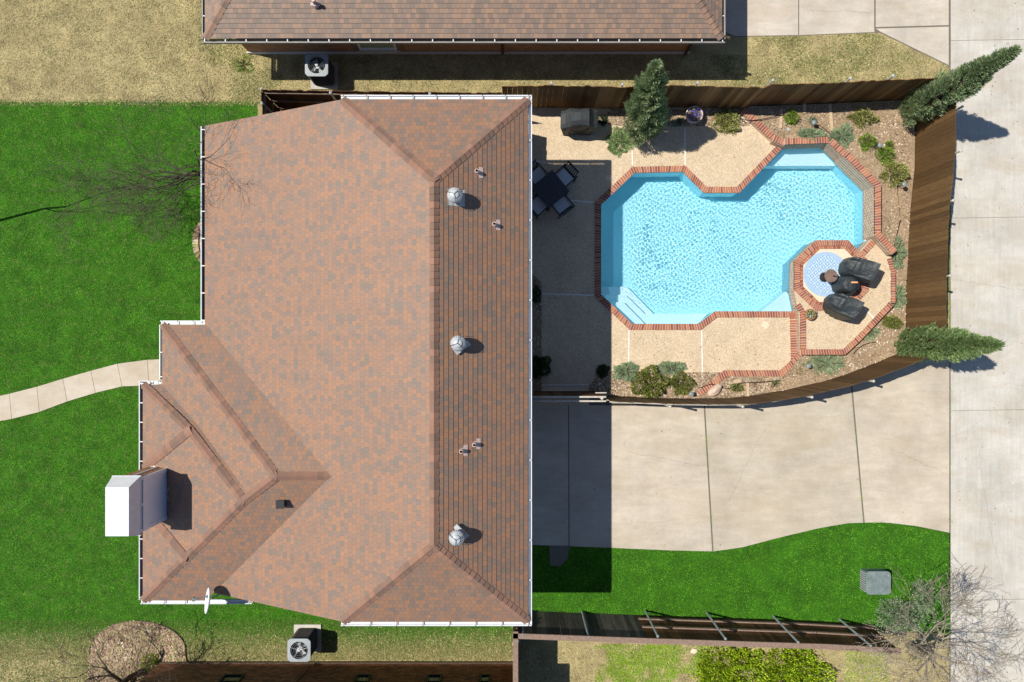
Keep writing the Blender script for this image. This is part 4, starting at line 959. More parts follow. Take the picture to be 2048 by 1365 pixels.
# round patterned rug
def m_rug():
    m = mat('blue_rug', rough=.85, spec=.2); t = NT(m); tc = t.n.new('ShaderNodeTexCoord')
    mp = t.n.new('ShaderNodeMapping'); mp.inputs['Rotation'].default_value = (0, 0, R(52)); t.l.new(tc.outputs['Object'], mp.inputs[0])
    sx = t.n.new('ShaderNodeSeparateXYZ'); t.l.new(mp.outputs[0], sx.inputs[0])
    def mth(op, a, b=None, c=None):
        n = t.n.new('ShaderNodeMath'); n.operation = op
        for i, v in enumerate((a, b, c)):
            if v is None: continue
            if isinstance(v, (int, float)): n.inputs[i].default_value = v
            else: t.l.new(v, n.inputs[i])
        return n.outputs[0]
    fx = mth('ABSOLUTE', mth('SUBTRACT', mth('FRACT', mth('MULTIPLY', sx.outputs[0], 6.6)), .5)); fy = mth('ABSOLUTE', mth('SUBTRACT', mth('FRACT', mth('MULTIPLY', sx.outputs[1], 6.6)), .5))
    mx = mth('MAXIMUM', fx, fy); rd_ = mth('SQRT', mth('ADD', mth('MULTIPLY', fx, fx), mth('MULTIPLY', fy, fy)))
    pat = t.ramp(mx, [(.0, (.24, .37, .52)), (.22, (.24, .37, .52)), (.26, (.38, .52, .66)), (.34, (.20, .33, .50)), (.42, (.44, .58, .70)), (.5, (.50, .63, .74))])
    pat = t.mix((.70, .78, .84), pat, mth('GREATER_THAN', rd_, .14))
    sy = t.n.new('ShaderNodeVectorMath'); sy.operation = 'LENGTH'; t.l.new(tc.outputs['Object'], sy.inputs[0])
    rim = t.ramp(mth('MULTIPLY', sy.outputs['Value'], 1.4), [(0, (0, 0, 0)), (.80, (0, 0, 0)), (.81, (1, 1, 1))], 'CONSTANT')
    rc = t.ramp(mth('FRACT', mth('MULTIPLY', sy.outputs['Value'], 22)), [(.2, (.30, .43, .60)), (.5, (.44, .57, .70)), (.8, (.34, .48, .64))])
    c = t.mix(pat, rc, rim); t.base(t.mix(c, t.g(t.noise(60, 3), .86, 1.1), 1.0, 'MULTIPLY')); return m
M['rug'] = m_rug()
b = MB(); b.lathe((0, 0, 0), [(.69, 0), (.69, .012), (.001, .012)], 64); q = P(1652, 549, .3)
tag(b.build('round_rug', M['rug'], local=True, at=None), 'round pale blue rug with diamond pattern inside the brick octagon', 'rug').location = (q.x, q.y, SZ + .012)
# covered grill
gr = thing('covered_grill', 'grey covered barbecue grill beside the back fence', 'grill', (2.02, 6.66, .016), R(1))
b = MB(); rows = []
prof = [(-.56, .82, .22), (-.54, .86, .25), (-.42, .92, .27), (-.33, 1.02, .27), (-.27, 1.10, .25), (0, 1.12, .24), (.27, 1.10, .25), (.33, 1.02, .27), (.42, .92, .27), (.54, .86, .25), (.56, .82, .22)]
for i, (xx, hz_, wd) in enumerate(prof):
    row = []
    bx = xx * .78
    for (fy, fz) in ((-1.0, 0), (-.98, .35), (-1.05, .7), (-1.0, .93), (-.55, 1.0), (0, 1.01), (.55, 1.0), (1.0, .93), (1.05, .7), (.98, .35), (1.0, 0)):
        k = 1 - (1 - fz) * .25; bulge = .02 * math.sin(i * 2.3 + fz * 6)
        row.append((bx + (xx - bx) * min(1, fz * 1.3), fy * (wd + bulge) * (1 if fz > .6 else .92), fz * hz_ if fz < .93 else fz * hz_))
    rows.append(row)
loft(b, rows); o = b.build('cover', M['grill_cover'], gr, local=True, smooth=False)
for v in o.data.vertices:
    if .05 < v.co.z < .8: v.co.y += noise.noise(v.co * 5) * .04; v.co.x += noise.noise(v.co * 5 + Vector((3, 0, 0))) * .03
b = MB()
for xx in (-.3, .3): b.lathe((xx, -.18, 0), [(.04, 0), (.04, .06), (.001, .06)], 10)
b.build('wheel', M['black'], gr, local=True)
b = MB()
for a in (-1, 1): b.tube([(a * .3, -.26, .80), (a * .12, -.275, .5), (0, -.27, .42)], .012, 5)
b.build('strap', M['black'], gr, local=True)

# patio set in the shade
pt = thing('patio_table', 'dark square slatted patio table in the shade beside the house', 'table', (1.163, 4.585, .016), R(-50))
b = MB()
for i in range(7): b.box(-.415, .415, -.415 + i * .119, -.415 + i * .119 + .112, .70, .725)
b.build('table_top', M['table'], pt, local=True)
b = MB()
for s_ in (-1, 1): b.box(-.40, .40, s_ * .38 - .015, s_ * .38 + .015, .63, .698); b.box(s_ * .38 - .015, s_ * .38 + .015, -.364, .364, .63, .698)
b.build('frame', M['table'], pt, local=True)
for sx in (-1, 1):
    for sy in (-1, 1): b = MB(); b.box(sx * .37 - .025, sx * .37 + .025, sy * .37 - .025, sy * .37 + .025, 0, .63); b.build('leg', M['table'], pt, local=True)
def pchair(label):
    t = thing('patio_chair', label, 'chair', (0, 0, .016), group='chairs around the dark patio table')
    b = MB(); b.box(-.23, .23, -.22, .22, .38, .41); b.build('seat', M['table'], t, local=True)
    b = MB(); b.box(-.215, .215, -.21, .19, .412, .462); o = b.build('cushion', M['cushion'], t, local=True); md = o.modifiers.new('bv', 'BEVEL'); md.width = .018; md.segments = 3
    b = MB()
    for i in range(7):
        x = -.21 + i * .07; b.obox((x, .27, .64), (.012, 0, 0), (0, .008, 0), (0, .05, .21))
    b.obox((0, .325, .86), (.24, 0, 0), (0, .014, 0), (0, .008, .03)); b.obox((0, .232, .46), (.24, 0, 0), (0, .014, 0), (0, .004, .02)); b.build('backrest', M['table'], t, local=True)
    for sx in (-1, 1):
        b = MB(); b.box(sx * .255 - .022, sx * .255 + .022, -.22, .27, .60, .625); b.build('armrest', M['table'], t, local=True)
        b = MB(); b.box(sx * .25 - .017, sx * .25 + .017, -.215, -.18, 0, .60); b.build('leg', M['table'], t, local=True)
        b = MB(); b.obox((sx * .25, .25, .30), (.017, 0, 0), (0, .017, 0), (0, .03, .30)); b.build('leg', M['table'], t, local=True)
    return t
pc = pchair('patio chair at the upper right side of the dark table')
for i, (x, y, ang, lab) in enumerate(((1.60, 5.00, -47, None), (.76, 5.04, 42, 'patio chair at the upper left side of the dark table, nearly under the eave'), (.78, 4.14, 133, 'patio chair at the lower left side of the dark table, nearly under the eave'), (1.50, 4.16, -141, 'patio chair at the lower right side of the dark table'))):
    c = pc if i == 0 else copy_tree(pc)
    c.location = (x, y, .016); c.rotation_euler.z = R(ang)
    if lab: c['label'] = lab

# utility cabinet in the east lawn
q = P(1762, 1170, .55); uc = thing('utility_cabinet', 'grey green utility cabinet with louvred side set in the right lawn', 'utility cabinet', (q.x, q.y, 0))
b = MB(); b.box(-.34, .34, -.31, .31, 0, .36); b.build('body', M['cab'], uc, local=True)
b = MB(); b.prism([(sx * (.385 - .12) + .12 * math.cos(a), sy * (.355 - .12) + .12 * math.sin(a)) for sx, sy, a0 in ((1, 1, 0), (-1, 1, 90), (-1, -1, 180), (1, -1, 270)) for a in [R(a0 + 18 * i) for i in range(6)]], .36, .40); o = b.build('lid', M['cab'], uc, local=True); md = o.modifiers.new('bv', 'BEVEL'); md.width = .03; md.segments = 2
b = MB()
for k in range(9): b.box(-.385, -.361, -.29 + k * .068, -.262 + k * .068, .04, .34)
b.build('louvre', M['metal'], uc, local=True)

# ------------------------------------------------------------------ plants
def blob(name, label, px, py, rx, ry, h, m, n, L, W, cat='shrub', up=.7, z0=.03, group=None, spread=False, lumps=6, parent=None, stem=True, yaw=0):
    """leafy mound: leaves on the skin and inside of several overlapping lobes"""
    q = P(px, py, z0 + h * .5); rx, ry = rx * 1.22 / 66, ry * 1.22 / 66
    if parent is None: t = thing(name, label, cat, (q.x, q.y, z0), group=group)
    else: t = parent
    C = []; D = []
    cen = [(0, 0, 1.0)] + [(math.cos(a) * .5 * random.uniform(.5, 1.1), math.sin(a) * .5 * random.uniform(.5, 1.1), random.uniform(.45, .7)) for a in [2 * math.pi * i / lumps + random.random() for i in range(lumps)]]
    per = n // len(cen)
    for (ux, uy, s) in cen:
        d = rng.normal(size=(per, 3)); d /= np.linalg.norm(d, axis=1, keepdims=True); d[:, 2] = np.abs(d[:, 2]) * (1 if not spread else .6) + .02
        r = rng.uniform(.62, 1.05, per) ** .6; sc = (.62 if s < 1 else .72)
        pos = d * r[:, None] * sc * (s if s < 1 else 1)
        p = np.stack([(pos[:, 0] + ux) * rx, (pos[:, 1] + uy) * ry, pos[:, 2] * h * 1.25 + .0], 1)
        C.append(p); dd = d.copy(); dd[:, 0] += ux * .8; dd[:, 1] += uy * .8; dd[:, 2] = dd[:, 2] * up + (0.25 if not spread else .12); D.append(dd + rng.normal(0, .28, dd.shape))
    C = np.concatenate(C); D = np.concatenate(D); C[:, 2] = np.maximum(C[:, 2], .02)
    ns = noise_vec(C * 7 + px); C *= (1 + .22 * ns)[:, None]
    if yaw: c_, s_ = math.cos(yaw), math.sin(yaw); C = C @ np.array([[c_, s_, 0], [-s_, c_, 0], [0, 0, 1]]); D = D @ np.array([[c_, s_, 0], [-s_, c_, 0], [0, 0, 1]])
    V, F = leaves(C, D, rng.uniform(.6, 1.3, len(C)) * L, rng.uniform(.7, 1.2, len(C)) * W)
    quads('foliage', V, F, m, t)
    if stem:
        b = MB()
        for k in range(5): a = k * 1.3; b.tube([(0, 0, 0), (math.cos(a) * rx * .3, math.sin(a) * ry * .3, h * .4), (math.cos(a) * rx * .5, math.sin(a) * ry * .5, h * .7)], [.018, .012, .005], 5)
        b.build('stem', M['bark'], t, local=True)
    return t
def noise_vec(p): return np.sin(p[:, 0] * 1.7 + np.sin(p[:, 1] * 2.3)) * .5 + np.sin(p[:, 1] * 2.9 + p[:, 2] * 1.3 + np.sin(p[:, 0] * 3.1)) * .5
GS = 'shrubs in the pool garden beds'
sb = [  # name, label, px, py, rx, ry, h, mat, n, L, W, z0, spread
 ('boxwood_shrub', 'rounded yellow-green shrub right of the purple flower pot', 1455, 242, 31, 27, .45, 'yellow', 3600, .05, .028, .03, 0),
 ('low_plant', 'small low green plant between the cypress and the flower pot', 1358, 245, 14, 10, .12, 'spread', 500, .06, .012, .03, 1),
 ('bright_shrub', 'small bright green shrub behind the top end of the pool', 1586, 234, 17, 16, .32, 'bright', 1500, .05, .02, .14, 0),
 ('low_plant', 'tiny grey-green plant right of the small bright shrub by the back fence', 1628, 240, 10, 11, .18, 'spread', 500, .05, .014, .14, 1),
 ('spreading_juniper', 'flat grey-green juniper hanging over the coping at the pool top', 1620, 268, 31, 14, .16, 'spread', 2600, .09, .013, .36, 1),
 ('spreading_juniper', 'spreading blue-green juniper at the angled top right coping', 1685, 270, 27, 25, .20, 'spread', 3000, .10, .014, .36, 1),
 ('yellow_green_shrub', 'yellow-green shrub close to the corner cypress', 1731, 233, 31, 22, .40, 'yellow', 3200, .055, .026, .14, 0),
 ('bright_shrub', 'bright green shrub beside the garden light, upper of the pair', 1737, 282, 20, 20, .36, 'bright', 2200, .045, .018, .34, 0),
 ('bright_shrub', 'bright green shrub just above the largest yellow-green bush', 1773, 308, 24, 22, .38, 'bright', 2600, .045, .018, .30, 0),
 ('bright_shrub', 'smallest bright green tuft above its larger neighbour by the east fence', 1781, 289, 10, 11, .28, 'bright', 700, .045, .018, .30, 0),
 ('yellow_green_shrub', 'largest yellow-green bush by the right corner of the pool', 1791, 346, 31, 29, .45, 'yellow', 4200, .055, .026, .28, 0),
 ('spreading_juniper', 'feathery grey juniper against the east fence above the covered chairs', 1797, 505, 21, 38, .28, 'spread', 2800, .11, .013, .2, 1),
 ('spreading_juniper', 'feathery grey juniper against the east fence right of the covered chairs', 1799, 592, 18, 30, .24, 'spread', 2000, .10, .013, .12, 1),
 ('yellow_green_shrub', 'olive shrub touching the lower right cypress', 1788, 645, 22, 19, .38, 'box', 2200, .05, .026, .12, 0),
 ('spreading_juniper', 'small feathery juniper below the angled brick edge of the terrace', 1743, 664, 17, 20, .18, 'spread', 1300, .09, .012, .12, 1),
 ('spreading_juniper', 'wide blue-green juniper below the bottom edge of the spa terrace', 1655, 727, 48, 26, .20, 'spread', 5200, .11, .013, .10, 1),
 ('low_plant', 'small olive tuft left of the wide juniper below the terrace', 1598, 743, 10, 14, .16, 'olive', 500, .05, .016, .06, 0),
 ('low_plant', 'small olive tuft against the curving fence', 1552, 768, 11, 10, .16, 'olive', 500, .05, .016, .06, 0),
 ('low_plant', 'small leafy green plant right of the pale rock', 1474, 776, 15, 11, .22, 'box', 700, .05, .02, .03, 0),
 ('boxwood_shrub', 'smaller dark boxwood bush at the right of the bottom patio bed', 1366, 768, 27, 25, .48, 'box', 3600, .05, .026, .03, 0),
 ('boxwood_shrub', 'largest boxwood bush with yellowing leaves in the bottom patio bed', 1301, 768, 40, 32, .60, 'box', 6000, .055, .03, .03, 0),
 ('spreading_juniper', 'feathery juniper left behind the largest boxwood', 1253, 745, 33, 22, .26, 'spread', 3200, .11, .013, .03, 1),
 ('spreading_juniper', 'feathery juniper right behind the largest boxwood', 1345, 738, 34, 17, .24, 'spread', 2800, .11, .013, .03, 1),
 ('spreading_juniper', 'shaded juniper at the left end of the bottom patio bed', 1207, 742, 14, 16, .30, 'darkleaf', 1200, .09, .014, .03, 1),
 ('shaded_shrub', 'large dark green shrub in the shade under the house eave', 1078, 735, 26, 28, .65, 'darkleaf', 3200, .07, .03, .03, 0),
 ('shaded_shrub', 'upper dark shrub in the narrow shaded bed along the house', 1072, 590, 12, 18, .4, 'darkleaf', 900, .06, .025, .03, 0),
 ('spreading_juniper', 'low juniper skirt left of the tall cypress by the grill', 1240, 283, 30, 27, .22, 'jun2', 3600, .09, .016, .03, 1),
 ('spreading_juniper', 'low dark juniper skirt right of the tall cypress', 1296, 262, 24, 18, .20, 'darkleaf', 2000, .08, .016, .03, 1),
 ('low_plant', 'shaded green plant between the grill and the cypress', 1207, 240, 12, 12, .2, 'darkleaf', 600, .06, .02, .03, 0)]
for (nm, lab, px, py, rx, ry, h, mm, n, L, W, z0, spd) in sb: blob(nm, lab, px, py, rx, ry, h, M[mm], n, L, W, z0=z0, spread=bool(spd), group=GS, cat='plant' if nm == 'low_plant' else 'shrub', lumps=7 if spd else 6)
bsh = blob('lime_bush', 'big lime green bush below the bottom fence', 1470, 1352, 80, 62, .85, M['lime'], 9000, .075, .045, lumps=9, z0=0)
blob('lime_bush', 'lime green bush right half beside the bare tree at the bottom', 1590, 1350, 80, 58, .85, M['lime'], 9000, .075, .045, lumps=9, z0=0)
blob('olive_bush', 'olive conifer bush under the bare tree at the right lawn corner', 1815, 1238, 52, 32, 1.3, M['spread'], 6000, .10, .016, z0=0, lumps=8)
blob('olive_bush', 'narrow olive conifer tuft beside the alley under the bare tree', 1860, 1198, 22, 34, 1.2, M['spread'], 3000, .10, .016, z0=0, lumps=6)
blob('green_weed', 'bright yellow green weed clump at the foot of the left bare tree', 300, 1330, 26, 20, .25, M['lime'], 900, .06, .03, z0=0)
blob('green_weed', 'green weeds at the left corner of the upper neighbour house', 484, 128, 22, 20, .15, M['bright'], 500, .05, .02, z0=0)

def conifer(label, bx, by, h, r, m, n, lean=(0, 0), z0=0.0, L=.10, W=.022, seed=0, flare=1.0):
    t = thing('tall_juniper', label, 'conifer tree', (bx, by, z0), group='tall narrow junipers around the pool garden')
    rs = np.random.default_rng(seed)
    # clumps: many small ascending sprays
    K = 420; C = []; D = []; u = rs.uniform(.02, 1, K) ** .85
    prof = lambda u: np.interp(u, [0, .08, .25, .5, .75, .92, 1], [.55, .85, 1, .86, .55, .22, .04])
    a = rs.uniform(0, 6.283, K); lump = 1 + .18 * np.sin(a * 3 + u * 9) + .12 * np.sin(a * 5 - u * 17)
    rad = r * prof(u) * lump * rs.uniform(.55, 1.0, K) ** .5
    per = n // K
    for i in range(K):
        out = np.array([math.cos(a[i]), math.sin(a[i]), 0]); ax = out * .55 + np.array([0, 0, 1.0]); ax /= np.linalg.norm(ax)
        c = np.array([lean[0] * u[i] ** 1.3, lean[1] * u[i] ** 1.3, .05 + h * .93 * u[i]]) + out * rad[i]
        s = (.10 + .10 * (1 - u[i])) * (r / .5) ** .5
        q = rs.normal(0, 1, (per, 3)); q = q / np.linalg.norm(q, axis=1, keepdims=True) * rs.uniform(.2, 1, (per, 1)) ** .5
        along = (q @ ax)[:, None]; p = c + q * s * .62 + along * ax * s * 1.3
        C.append(p); D.append(ax + q * .5 + rs.normal(0, .15, (per, 3)))
    C = np.concatenate(C); D = np.concatenate(D)
    V, F = leaves(C, D, rs.uniform(.6, 1.3, len(C)) * L, rs.uniform(.7, 1.2, len(C)) * W)
    quads('crown', V, F, m, t)
    b = MB(); b.tube([(0, 0, -.02), (lean[0] * .3, lean[1] * .3, h * .45), (lean[0] * .8, lean[1] * .8, h * .85)], [.07, .05, .015], 8); b.build('trunk', M['bark'], t, local=True)
    return t
q = P(1277, 262); conifer('tall juniper between the covered grill and the purple flower pot', q.x, q.y, 4.1, .52, M['jun'], 46000, lean=(-.25, .50), seed=1)
q = P(1808, 232); conifer('tall narrow juniper leaning over the top right fence corner', q.x, q.y, 4.6, .43, M['jun'], 44000, lean=(.2, .15), seed=2, z0=.14)
q = P(1800, 688); conifer('tall narrow juniper over the lower right fence corner above the driveway', q.x, q.y, 4.4, .42, M['jun2'], 44000, lean=(.1, -.02), seed=3, z0=.1)

# pots
def pot(label, px, py, z, r, h, m, fill, fm, n=300, group='planters'):
    q = P(px, py, z + h); t = thing('flower_pot', label, 'flower pot', (q.x, q.y, z))
    b = MB(); b.lathe((0, 0, 0), [(.001, .0), (r * .68, 0), (r * .9, h * .7), (r * .98, h * .86), (r * 1.04, h * .88), (r * 1.04, h), (r * .92, h), (r * .9, h * .88), (.001, h * .88)], 32); b.build('pot', m, t, local=True)
    b = MB(); b.lathe((0, 0, h * .885), [(.001, .0), (r * .9, 0)][::-1], 24); b.build('potting_soil', M['soil'], t, local=True)
    C = rng.normal(0, r * .36, (n, 3)); C[:, 2] = h + np.abs(C[:, 2]) * .6; D = rng.normal(0, 1, (n, 3)); D[:, 2] += .3
    for nm, mm, k in fill:
        kk = rng.random(n) < k; V, F = leaves(C[kk], D[kk], rng.uniform(.03, .06, kk.sum()), rng.uniform(.02, .04, kk.sum())); quads(nm, V, F, M[mm], t)
    return t
pot('cream flower pot with purple flowers in front of the back fence', 1389, 229, .03, .25, .38, M['potwhite'], [('flowers', 'purple', .55), ('foliage', 'bright', .3)], None, 420)
pot('terracotta pot with a cactus-like plant on the terrace corner by the pool', 1621, 629, SZ, .165, .22, M['terra'], [('foliage', 'olive', .7), ('flowers', 'cushion', .12)], None, 360)
pot('small buried terracotta planter at the bottom bed edge', 1500, 763, .03, .09, .12, M['terra'], [('foliage', 'olive', .5)], None, 80) if False else None
# garden lights
def light(px, py, z, label):
    q = P(px, py, z + .3); t = thing('garden_light', label, 'garden light', (q.x, q.y, z), group='small path lights in the garden beds')
    b = MB(); b.tube([(0, 0, 0), (0, 0, .27)], .012, 6); b.build('stake', M['grey_metal'], t, local=True)
    b = MB(); b.lathe((0, 0, .24), [(.035, -.06), (.035, 0), (.075, .01), (.07, .03), (.03, .05), (.001, .055)], 16); b.build('lamp_head', M['grey_metal'], t, local=True)
lt = [(1630, 244, .2, 'garden light beside the flat juniper near the back fence'), (1762, 290, .32, 'garden light between the two bright green shrubs'), (1811, 368, .3, 'garden light at the foot of the largest yellow-green bush'), (1384, 789, .03, 'garden light beside the smaller dark boxwood'), (1619, 733, .1, 'garden light left of the wide juniper below the terrace')]
for a in lt: light(*a)
# rock, timbers, hose, patio fittings
def rock(label, px, py, rx, ry, h, z, ang, m, name='garden_rock', cat='rock'):
    q = P(px, py, z); bm = bmesh.new(); bmesh.ops.create_icosphere(bm, subdivisions=3, radius=1)
    for v in bm.verts:
        v.co += v.co * noise.noise(v.co * 1.6 + Vector((px, 0, 0))) * .25; v.co.z = max(v.co.z, -.5); x, y = v.co.x * rx, v.co.y * ry
        v.co = Vector((x * math.cos(ang) - y * math.sin(ang), x * math.sin(ang) + y * math.cos(ang), v.co.z * h + h * .3))
    me = bpy.data.meshes.new(name); bm.to_mesh(me); bm.free(); me.materials.append(m); o = bpy.data.objects.new(name, me); COL.objects.link(o); o.location = (q.x, q.y, z); tag(o, label, cat)
rock('pale flat-topped rock lying at the end of the brick edging', 1428, 781, .27, .13, .16, .03, R(38), M['stone'])
rock('white stone beside the bottom fence posts', 1388, 1302, .12, .08, .06, 0, .3, M['cream'])
for k, (px, py, L, ang, z, lab) in enumerate(((1561, 238, .30, 88, .14, 'pale timber stake left of the small bright shrub'), (1661, 236, .42, 95, .14, 'pale timber stake in the bed right of the flat juniper'), (1608, 212, .25, 90, .14, 'shaded timber stake at the foot of the back fence'), (1495, 782, .28, 92, .03, 'pale timber right of the small leafy plant'), (1571, 771, .26, 100, .05, 'pale orange timber beside the olive tuft'), (1474, 763, .13, 5, .03, 'short pale timber block above the small leafy plant'))):
    q = P(px, py, z); b = MB(); b.obox((0, 0, .02), Vector((math.cos(R(ang)), math.sin(R(ang)), 0)) * L, Vector((-math.sin(R(ang)), math.cos(R(ang)), 0)) * .045, (0, 0, .025)); o = b.build('garden_timber', M['timber'], local=True); o.location = (q.x, q.y, z); tag(o, lab, 'timber', 'timbers laid in the garden beds')
def hose(name, label, pts, z, r, m, cat='hose'):
    b = MB(); P3 = [P(a, c, z) + Vector((0, 0, .02)) for a, c in pts]; out = []
    for i in range(len(P3) - 1):
        p0, p1, p2, p3 = P3[max(i - 1, 0)], P3[i], P3[i + 1], P3[min(i + 2, len(P3) - 1)]
        for k in range(6):
            t = k / 6; out.append(.5 * ((2 * p1) + (p2 - p0) * t + (2 * p0 - 5 * p1 + 4 * p2 - p3) * t * t + (3 * p1 - p0 - 3 * p2 + p3) * t ** 3))
    out.append(P3[-1]); b.tube(out, r, 6); tag(b.build(name, m, at=tuple(out[0])), label, cat, 'black irrigation hoses')
hose('irrigation_hose', 'black irrigation hose running through the bottom bed to the terrace juniper', [(1400, 776), (1425, 769), (1455, 778), (1480, 767), (1520, 765), (1560, 760), (1600, 748), (1625, 736), (1655, 733)], .06, .012, M['black'])
hose('irrigation_hose', 'short black hose below the right brick edge of the terrace', [(1706, 708), (1722, 693), (1740, 686), (1752, 685)], .12, .012, M['black'])
hose('irrigation_hose', 'black hose crossing the diagonal brick edge by the back fence', [(1480, 238), (1500, 242), (1530, 238), (1568, 230)], .2, .012, M['black'])
hose('irrigation_hose', 'black hose from the garden light to the blue-green juniper', [(1634, 250), (1646, 257), (1660, 268)], .34, .012, M['black'])
for px, py, r, z, m_, lab in ((1217, 356, .10, .016, 'cream', 'round pale skimmer lid at the shadow edge left of the pool'), (1531, 651, .11, .016, 'cream', 'round pale skimmer lid below the pool'), (1577, 259, .05, .15, 'metal', 'small round metal cap in the bed above the pool')):
    q = P(px, py, z); b = MB(); b.lathe((0, 0, 0), [(r, 0), (r, .008), (r * .85, .010), (.001, .010)], 28); o = b.build('skimmer_lid', M[m_], local=True); o.location = (q.x, q.y, z); tag(o, lab, 'lid')
# rust ring stain on the patio
M['stain'] = m_noise('rust_stain', (.38, .25, .14), (.50, .36, .22), 12, .9, .1)
# left garden bed with curved edging, front planter ring
pts = [(180 + 96 * (1 - math.cos(a)), 1300 - 58 * math.sin(a)) for a in [math.pi * i / 20 for i in range(21)]]
BEDW = [P(a, c) for a, c in [(172, 1420)] + [(180, 1310)] + pts[1:-1] + [(372, 1310), (376, 1330), (340, 1420)]]
sheet('garden_bed', BEDW, .012, M['dry']); M['chips_p'] = m_isl('pink_litter', [(0, (.16, .11, .07)), (.4, (.34, .22, .15)), (.7, (.48, .34, .24)), (.85, (.26, .28, .08)), (1, (.62, .50, .38))], rough=.9, fine=1, fa=.7, fb=1.3, bump=0)
chips('leaf_litter', BEDW, 4200, .012, M['chips_p'], '', .06)
eg = MB()
loop = BEDW[1:-1]
for A, B_ in zip(loop, loop[1:]):
    d = (B_ - A).normalized(); eg.obox((A + B_) / 2 + Vector((0, 0, .03)), d * ((B_ - A).length / 2 + .004), Vector((-d.y, d.x, 0)) * .007, (0, 0, .03))
tag(eg.build('bed_edging', M['rail'], at=tuple(P(276, 1242))), 'thin curved metal edging round the leafy bed at bottom left', 'edging')
q = P(412, 485); b = MB(); b.lathe((0, 0, 0), [(.26, .02), (.26, .04), (.001, .04)], 24); b.v = [(x + q.x, y * 1.9 + q.y, z) for x, y, z in b.v]
for i in range(22):
    a = R(95 + 170 * i / 21); c, s = math.cos(a), math.sin(a)
    b.obox((q.x + c * .30 , q.y + s * .58, .04), Vector((c, s, 0)) * .09, Vector((-s, c, 0)) * .035, (0, 0, .045))
b.build('x', M['coping']) if False else tag(b.build('brick_border', M['chips_p'], at=(q.x, q.y, 0)), 'curved border of small pinkish bricks against the left eave', 'edging')
# loose broken paving showing in the shade at the driveway edge
b = MB(); b.prism(PL([(1098, 1092), (1140, 1092), (1134, 1118), (1120, 1133), (1100, 1131)]), 0, .03); tag(b.build('broken_slab', M['joint'], at=tuple(P(1118, 1110))), 'broken dark concrete slab in the shaded lawn edge below the driveway', 'slab')

# ------------------------------------------------------------------ bare trees
def bare_tree(name, label, base, h, spread_, m, n0=6, seed=0, lean=(0, 0), depth=5, thick=.09, leafm=None, leafn=0, twig=.6, droop=0.0, fork=.22, minr=.004):
    rs = random.Random(seed); t = thing(name, label, 'bare tree', base, group='leafless trees')
    b = MB(); tips = []
    def br(p, d, L, r, lv):
        pts = [p]; rad = [r]; k = 4
        for i in range(k):
            d = (d + Vector((rs.gauss(0, .13), rs.gauss(0, .13), rs.gauss(0, .08) - droop))).normalized(); p = p + d * (L / k); pts.append(p); rad.append(max(r * (1 - .42 * (i + 1) / k), minr))
        b.tube(pts, rad, 6 if lv < 2 else (4 if lv < 4 else 3), cap=False)
        tips.append(p)
        if lv >= depth: return
        kids = rs.choice((2, 3, 3)) if lv > 0 else n0
        for i in range(kids):
            j = rs.uniform(.35, 1.0) if i else 1.0; q = pts[0].lerp(pts[-1], j) if j < 1 else pts[-1]
            idx = min(int(j * k), k); q = pts[idx]
            u = Vector((rs.gauss(0, 1), rs.gauss(0, 1), rs.gauss(0, .5))); u = (u - d * u.dot(d)).normalized()
            nd = (d * (1 if lv else .9) + u * rs.uniform(.45, .9) * (1 if lv else spread_)).normalized()
            br(q, nd, L * rs.uniform(.58, .85) * (1 if lv else 1.2), max(rad[idx] * rs.uniform(.5, .75), minr), lv + 1)
    br(Vector((0, 0, 0)), Vector((lean[0], lean[1], 1)).normalized(), h * fork, thick, 0)
    tr_ = b.build('trunk', m, t, local=True)
    if leafm:
        tp = np.array([tuple(x) for x in tips]); ii = rng.integers(0, len(tp), leafn); C = tp[ii] + rng.normal(0, .06, (leafn, 3)); V, F = leaves(C, rng.normal(0, 1, (leafn, 3)), .035, .025); quads('buds', V, F, leafm, t)
    return t
bare_tree('bare_tree', 'leafless tree with fine dark twigs at the upper left corner of the big roof', (-9.25, 5.0, 0), 5.0, .9, M['twig'], n0=9, seed=15, depth=6, thick=.06, minr=.0038, fork=.31, lean=(.06, 0))
bare_tree('bare_tree', 'thin leafless tree beyond the left edge casting a long shadow on the lawn', (-16.5, 3.66, 0), 6.0, .22, M['bark'], n0=2, seed=8, depth=3, thick=.045, minr=.006, fork=.55)
bare_tree('bare_tree', 'leafless tree with thick brown trunk at the bottom left bed', (-11.6, -10.35, 0), 5.2, 1.2, M['bark'], n0=9, seed=21, depth=6, thick=.12, lean=(-.1, 0), minr=.005, fork=.24)
bare_tree('bare_tree', 'pale grey leafless tree spreading over the lower right fence and alley', (12.35, -9.5, 0), 5.4, .85, M['bark_g'], n0=8, seed=36, depth=6, thick=.085, leafm=M['timber'], leafn=1200, minr=.005, fork=.30)

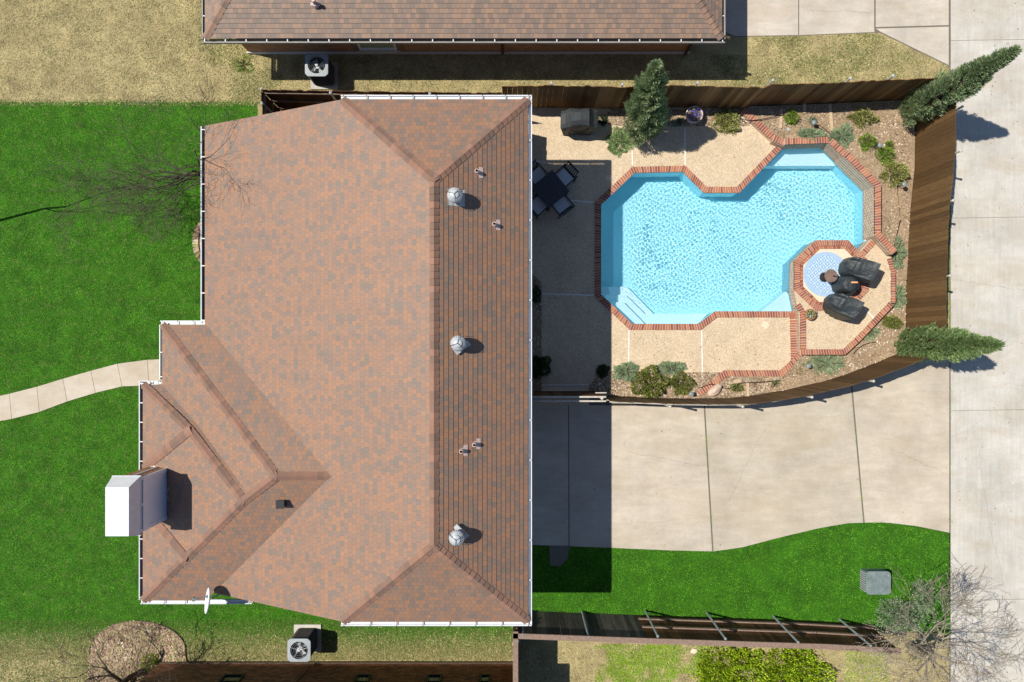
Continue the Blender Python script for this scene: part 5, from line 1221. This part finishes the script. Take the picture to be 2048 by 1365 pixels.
# ------------------------------------------------------------------ wear: cracks, fallen leaves, weeds in joints
b = MB()
def crack(p0, p1, seed, z=.0135, w=.006):
    rs = random.Random(seed); A, B_ = P(*p0, z), P(*p1, z); n = 26; d = (B_ - A); nn = Vector((-d.y, d.x, 0)).normalized(); o = 0; last = None
    for i in range(n + 1):
        o += rs.gauss(0, .018); q = A + d * (i / n) + nn * o; ww = w * rs.uniform(.4, 1.2) * .5
        if last: b.mesh([last[0], q - nn * ww, q + nn * ww, last[1]], [(0, 1, 2, 3)])
        last = (q - nn * ww, q + nn * ww)
crack((1460, 1000), (1540, 860), 1); crack((1250, 905), (1400, 925), 2); crack((1780, 900), (1895, 940), 3); crack((1902, 560), (2048, 585), 4, .0115); crack((1960, 900), (2010, 1200), 5, .0115)
crack((1620, 20), (1740, 30), 6); crack((1240, 1050), (1420, 1030), 7, w=.004)
struct(b.build('paving_crack', M['joint']))
def litter(name, poly, n, z, m, sz):
    return chips(name, poly, int(n / 2.2), z, m, '', sz)
litter('fallen_leaves', PL([(1062, 816), (1898, 720), (1898, 1060), (1700, 1044), (1425, 1098), (1062, 1088)]), 140, .012, M['chips'], .03)
litter('fallen_leaves', PL([(1062, 255), (1480, 255), (1540, 285), (1470, 380), (1260, 330), (1180, 400), (1180, 740), (1062, 540)]), 220, .017, M['chips'], .028)
litter('fallen_leaves', PL([(1225, 665), (1570, 640), (1570, 745), (1225, 745)]), 160, .017, M['chips'], .028)
litter('fallen_leaves', PL([(1902, -40), (2100, -40), (2100, 1400), (1902, 1400)]), 260, .010, M['chips'], .035)
for pl in ([(1407, 812), (1411, 812), (1429, 1100), (1424, 1100)], [(1699, 790), (1704, 790), (1730, 1044), (1725, 1044)], [(1898, 710), (1903, 710), (1903, 1066), (1898, 1066)], [(1892, 330), (1902, 330), (1902, 680), (1892, 680)], [(1225, 800), (1500, 809), (1500, 813), (1225, 813)]):
    blades('joint_weeds', PL(pl), 1500 if pl[0][0] != 1892 else 1600, M['blade_lime'], .008, L=(.02, .045), W=.01, soft=lambda x, y: np.where(np.sin(y * 3.1 + x) + np.sin(y * 7.7) > (.3 if pl[0][0] != 1892 else -1.5), 1.0, .05))
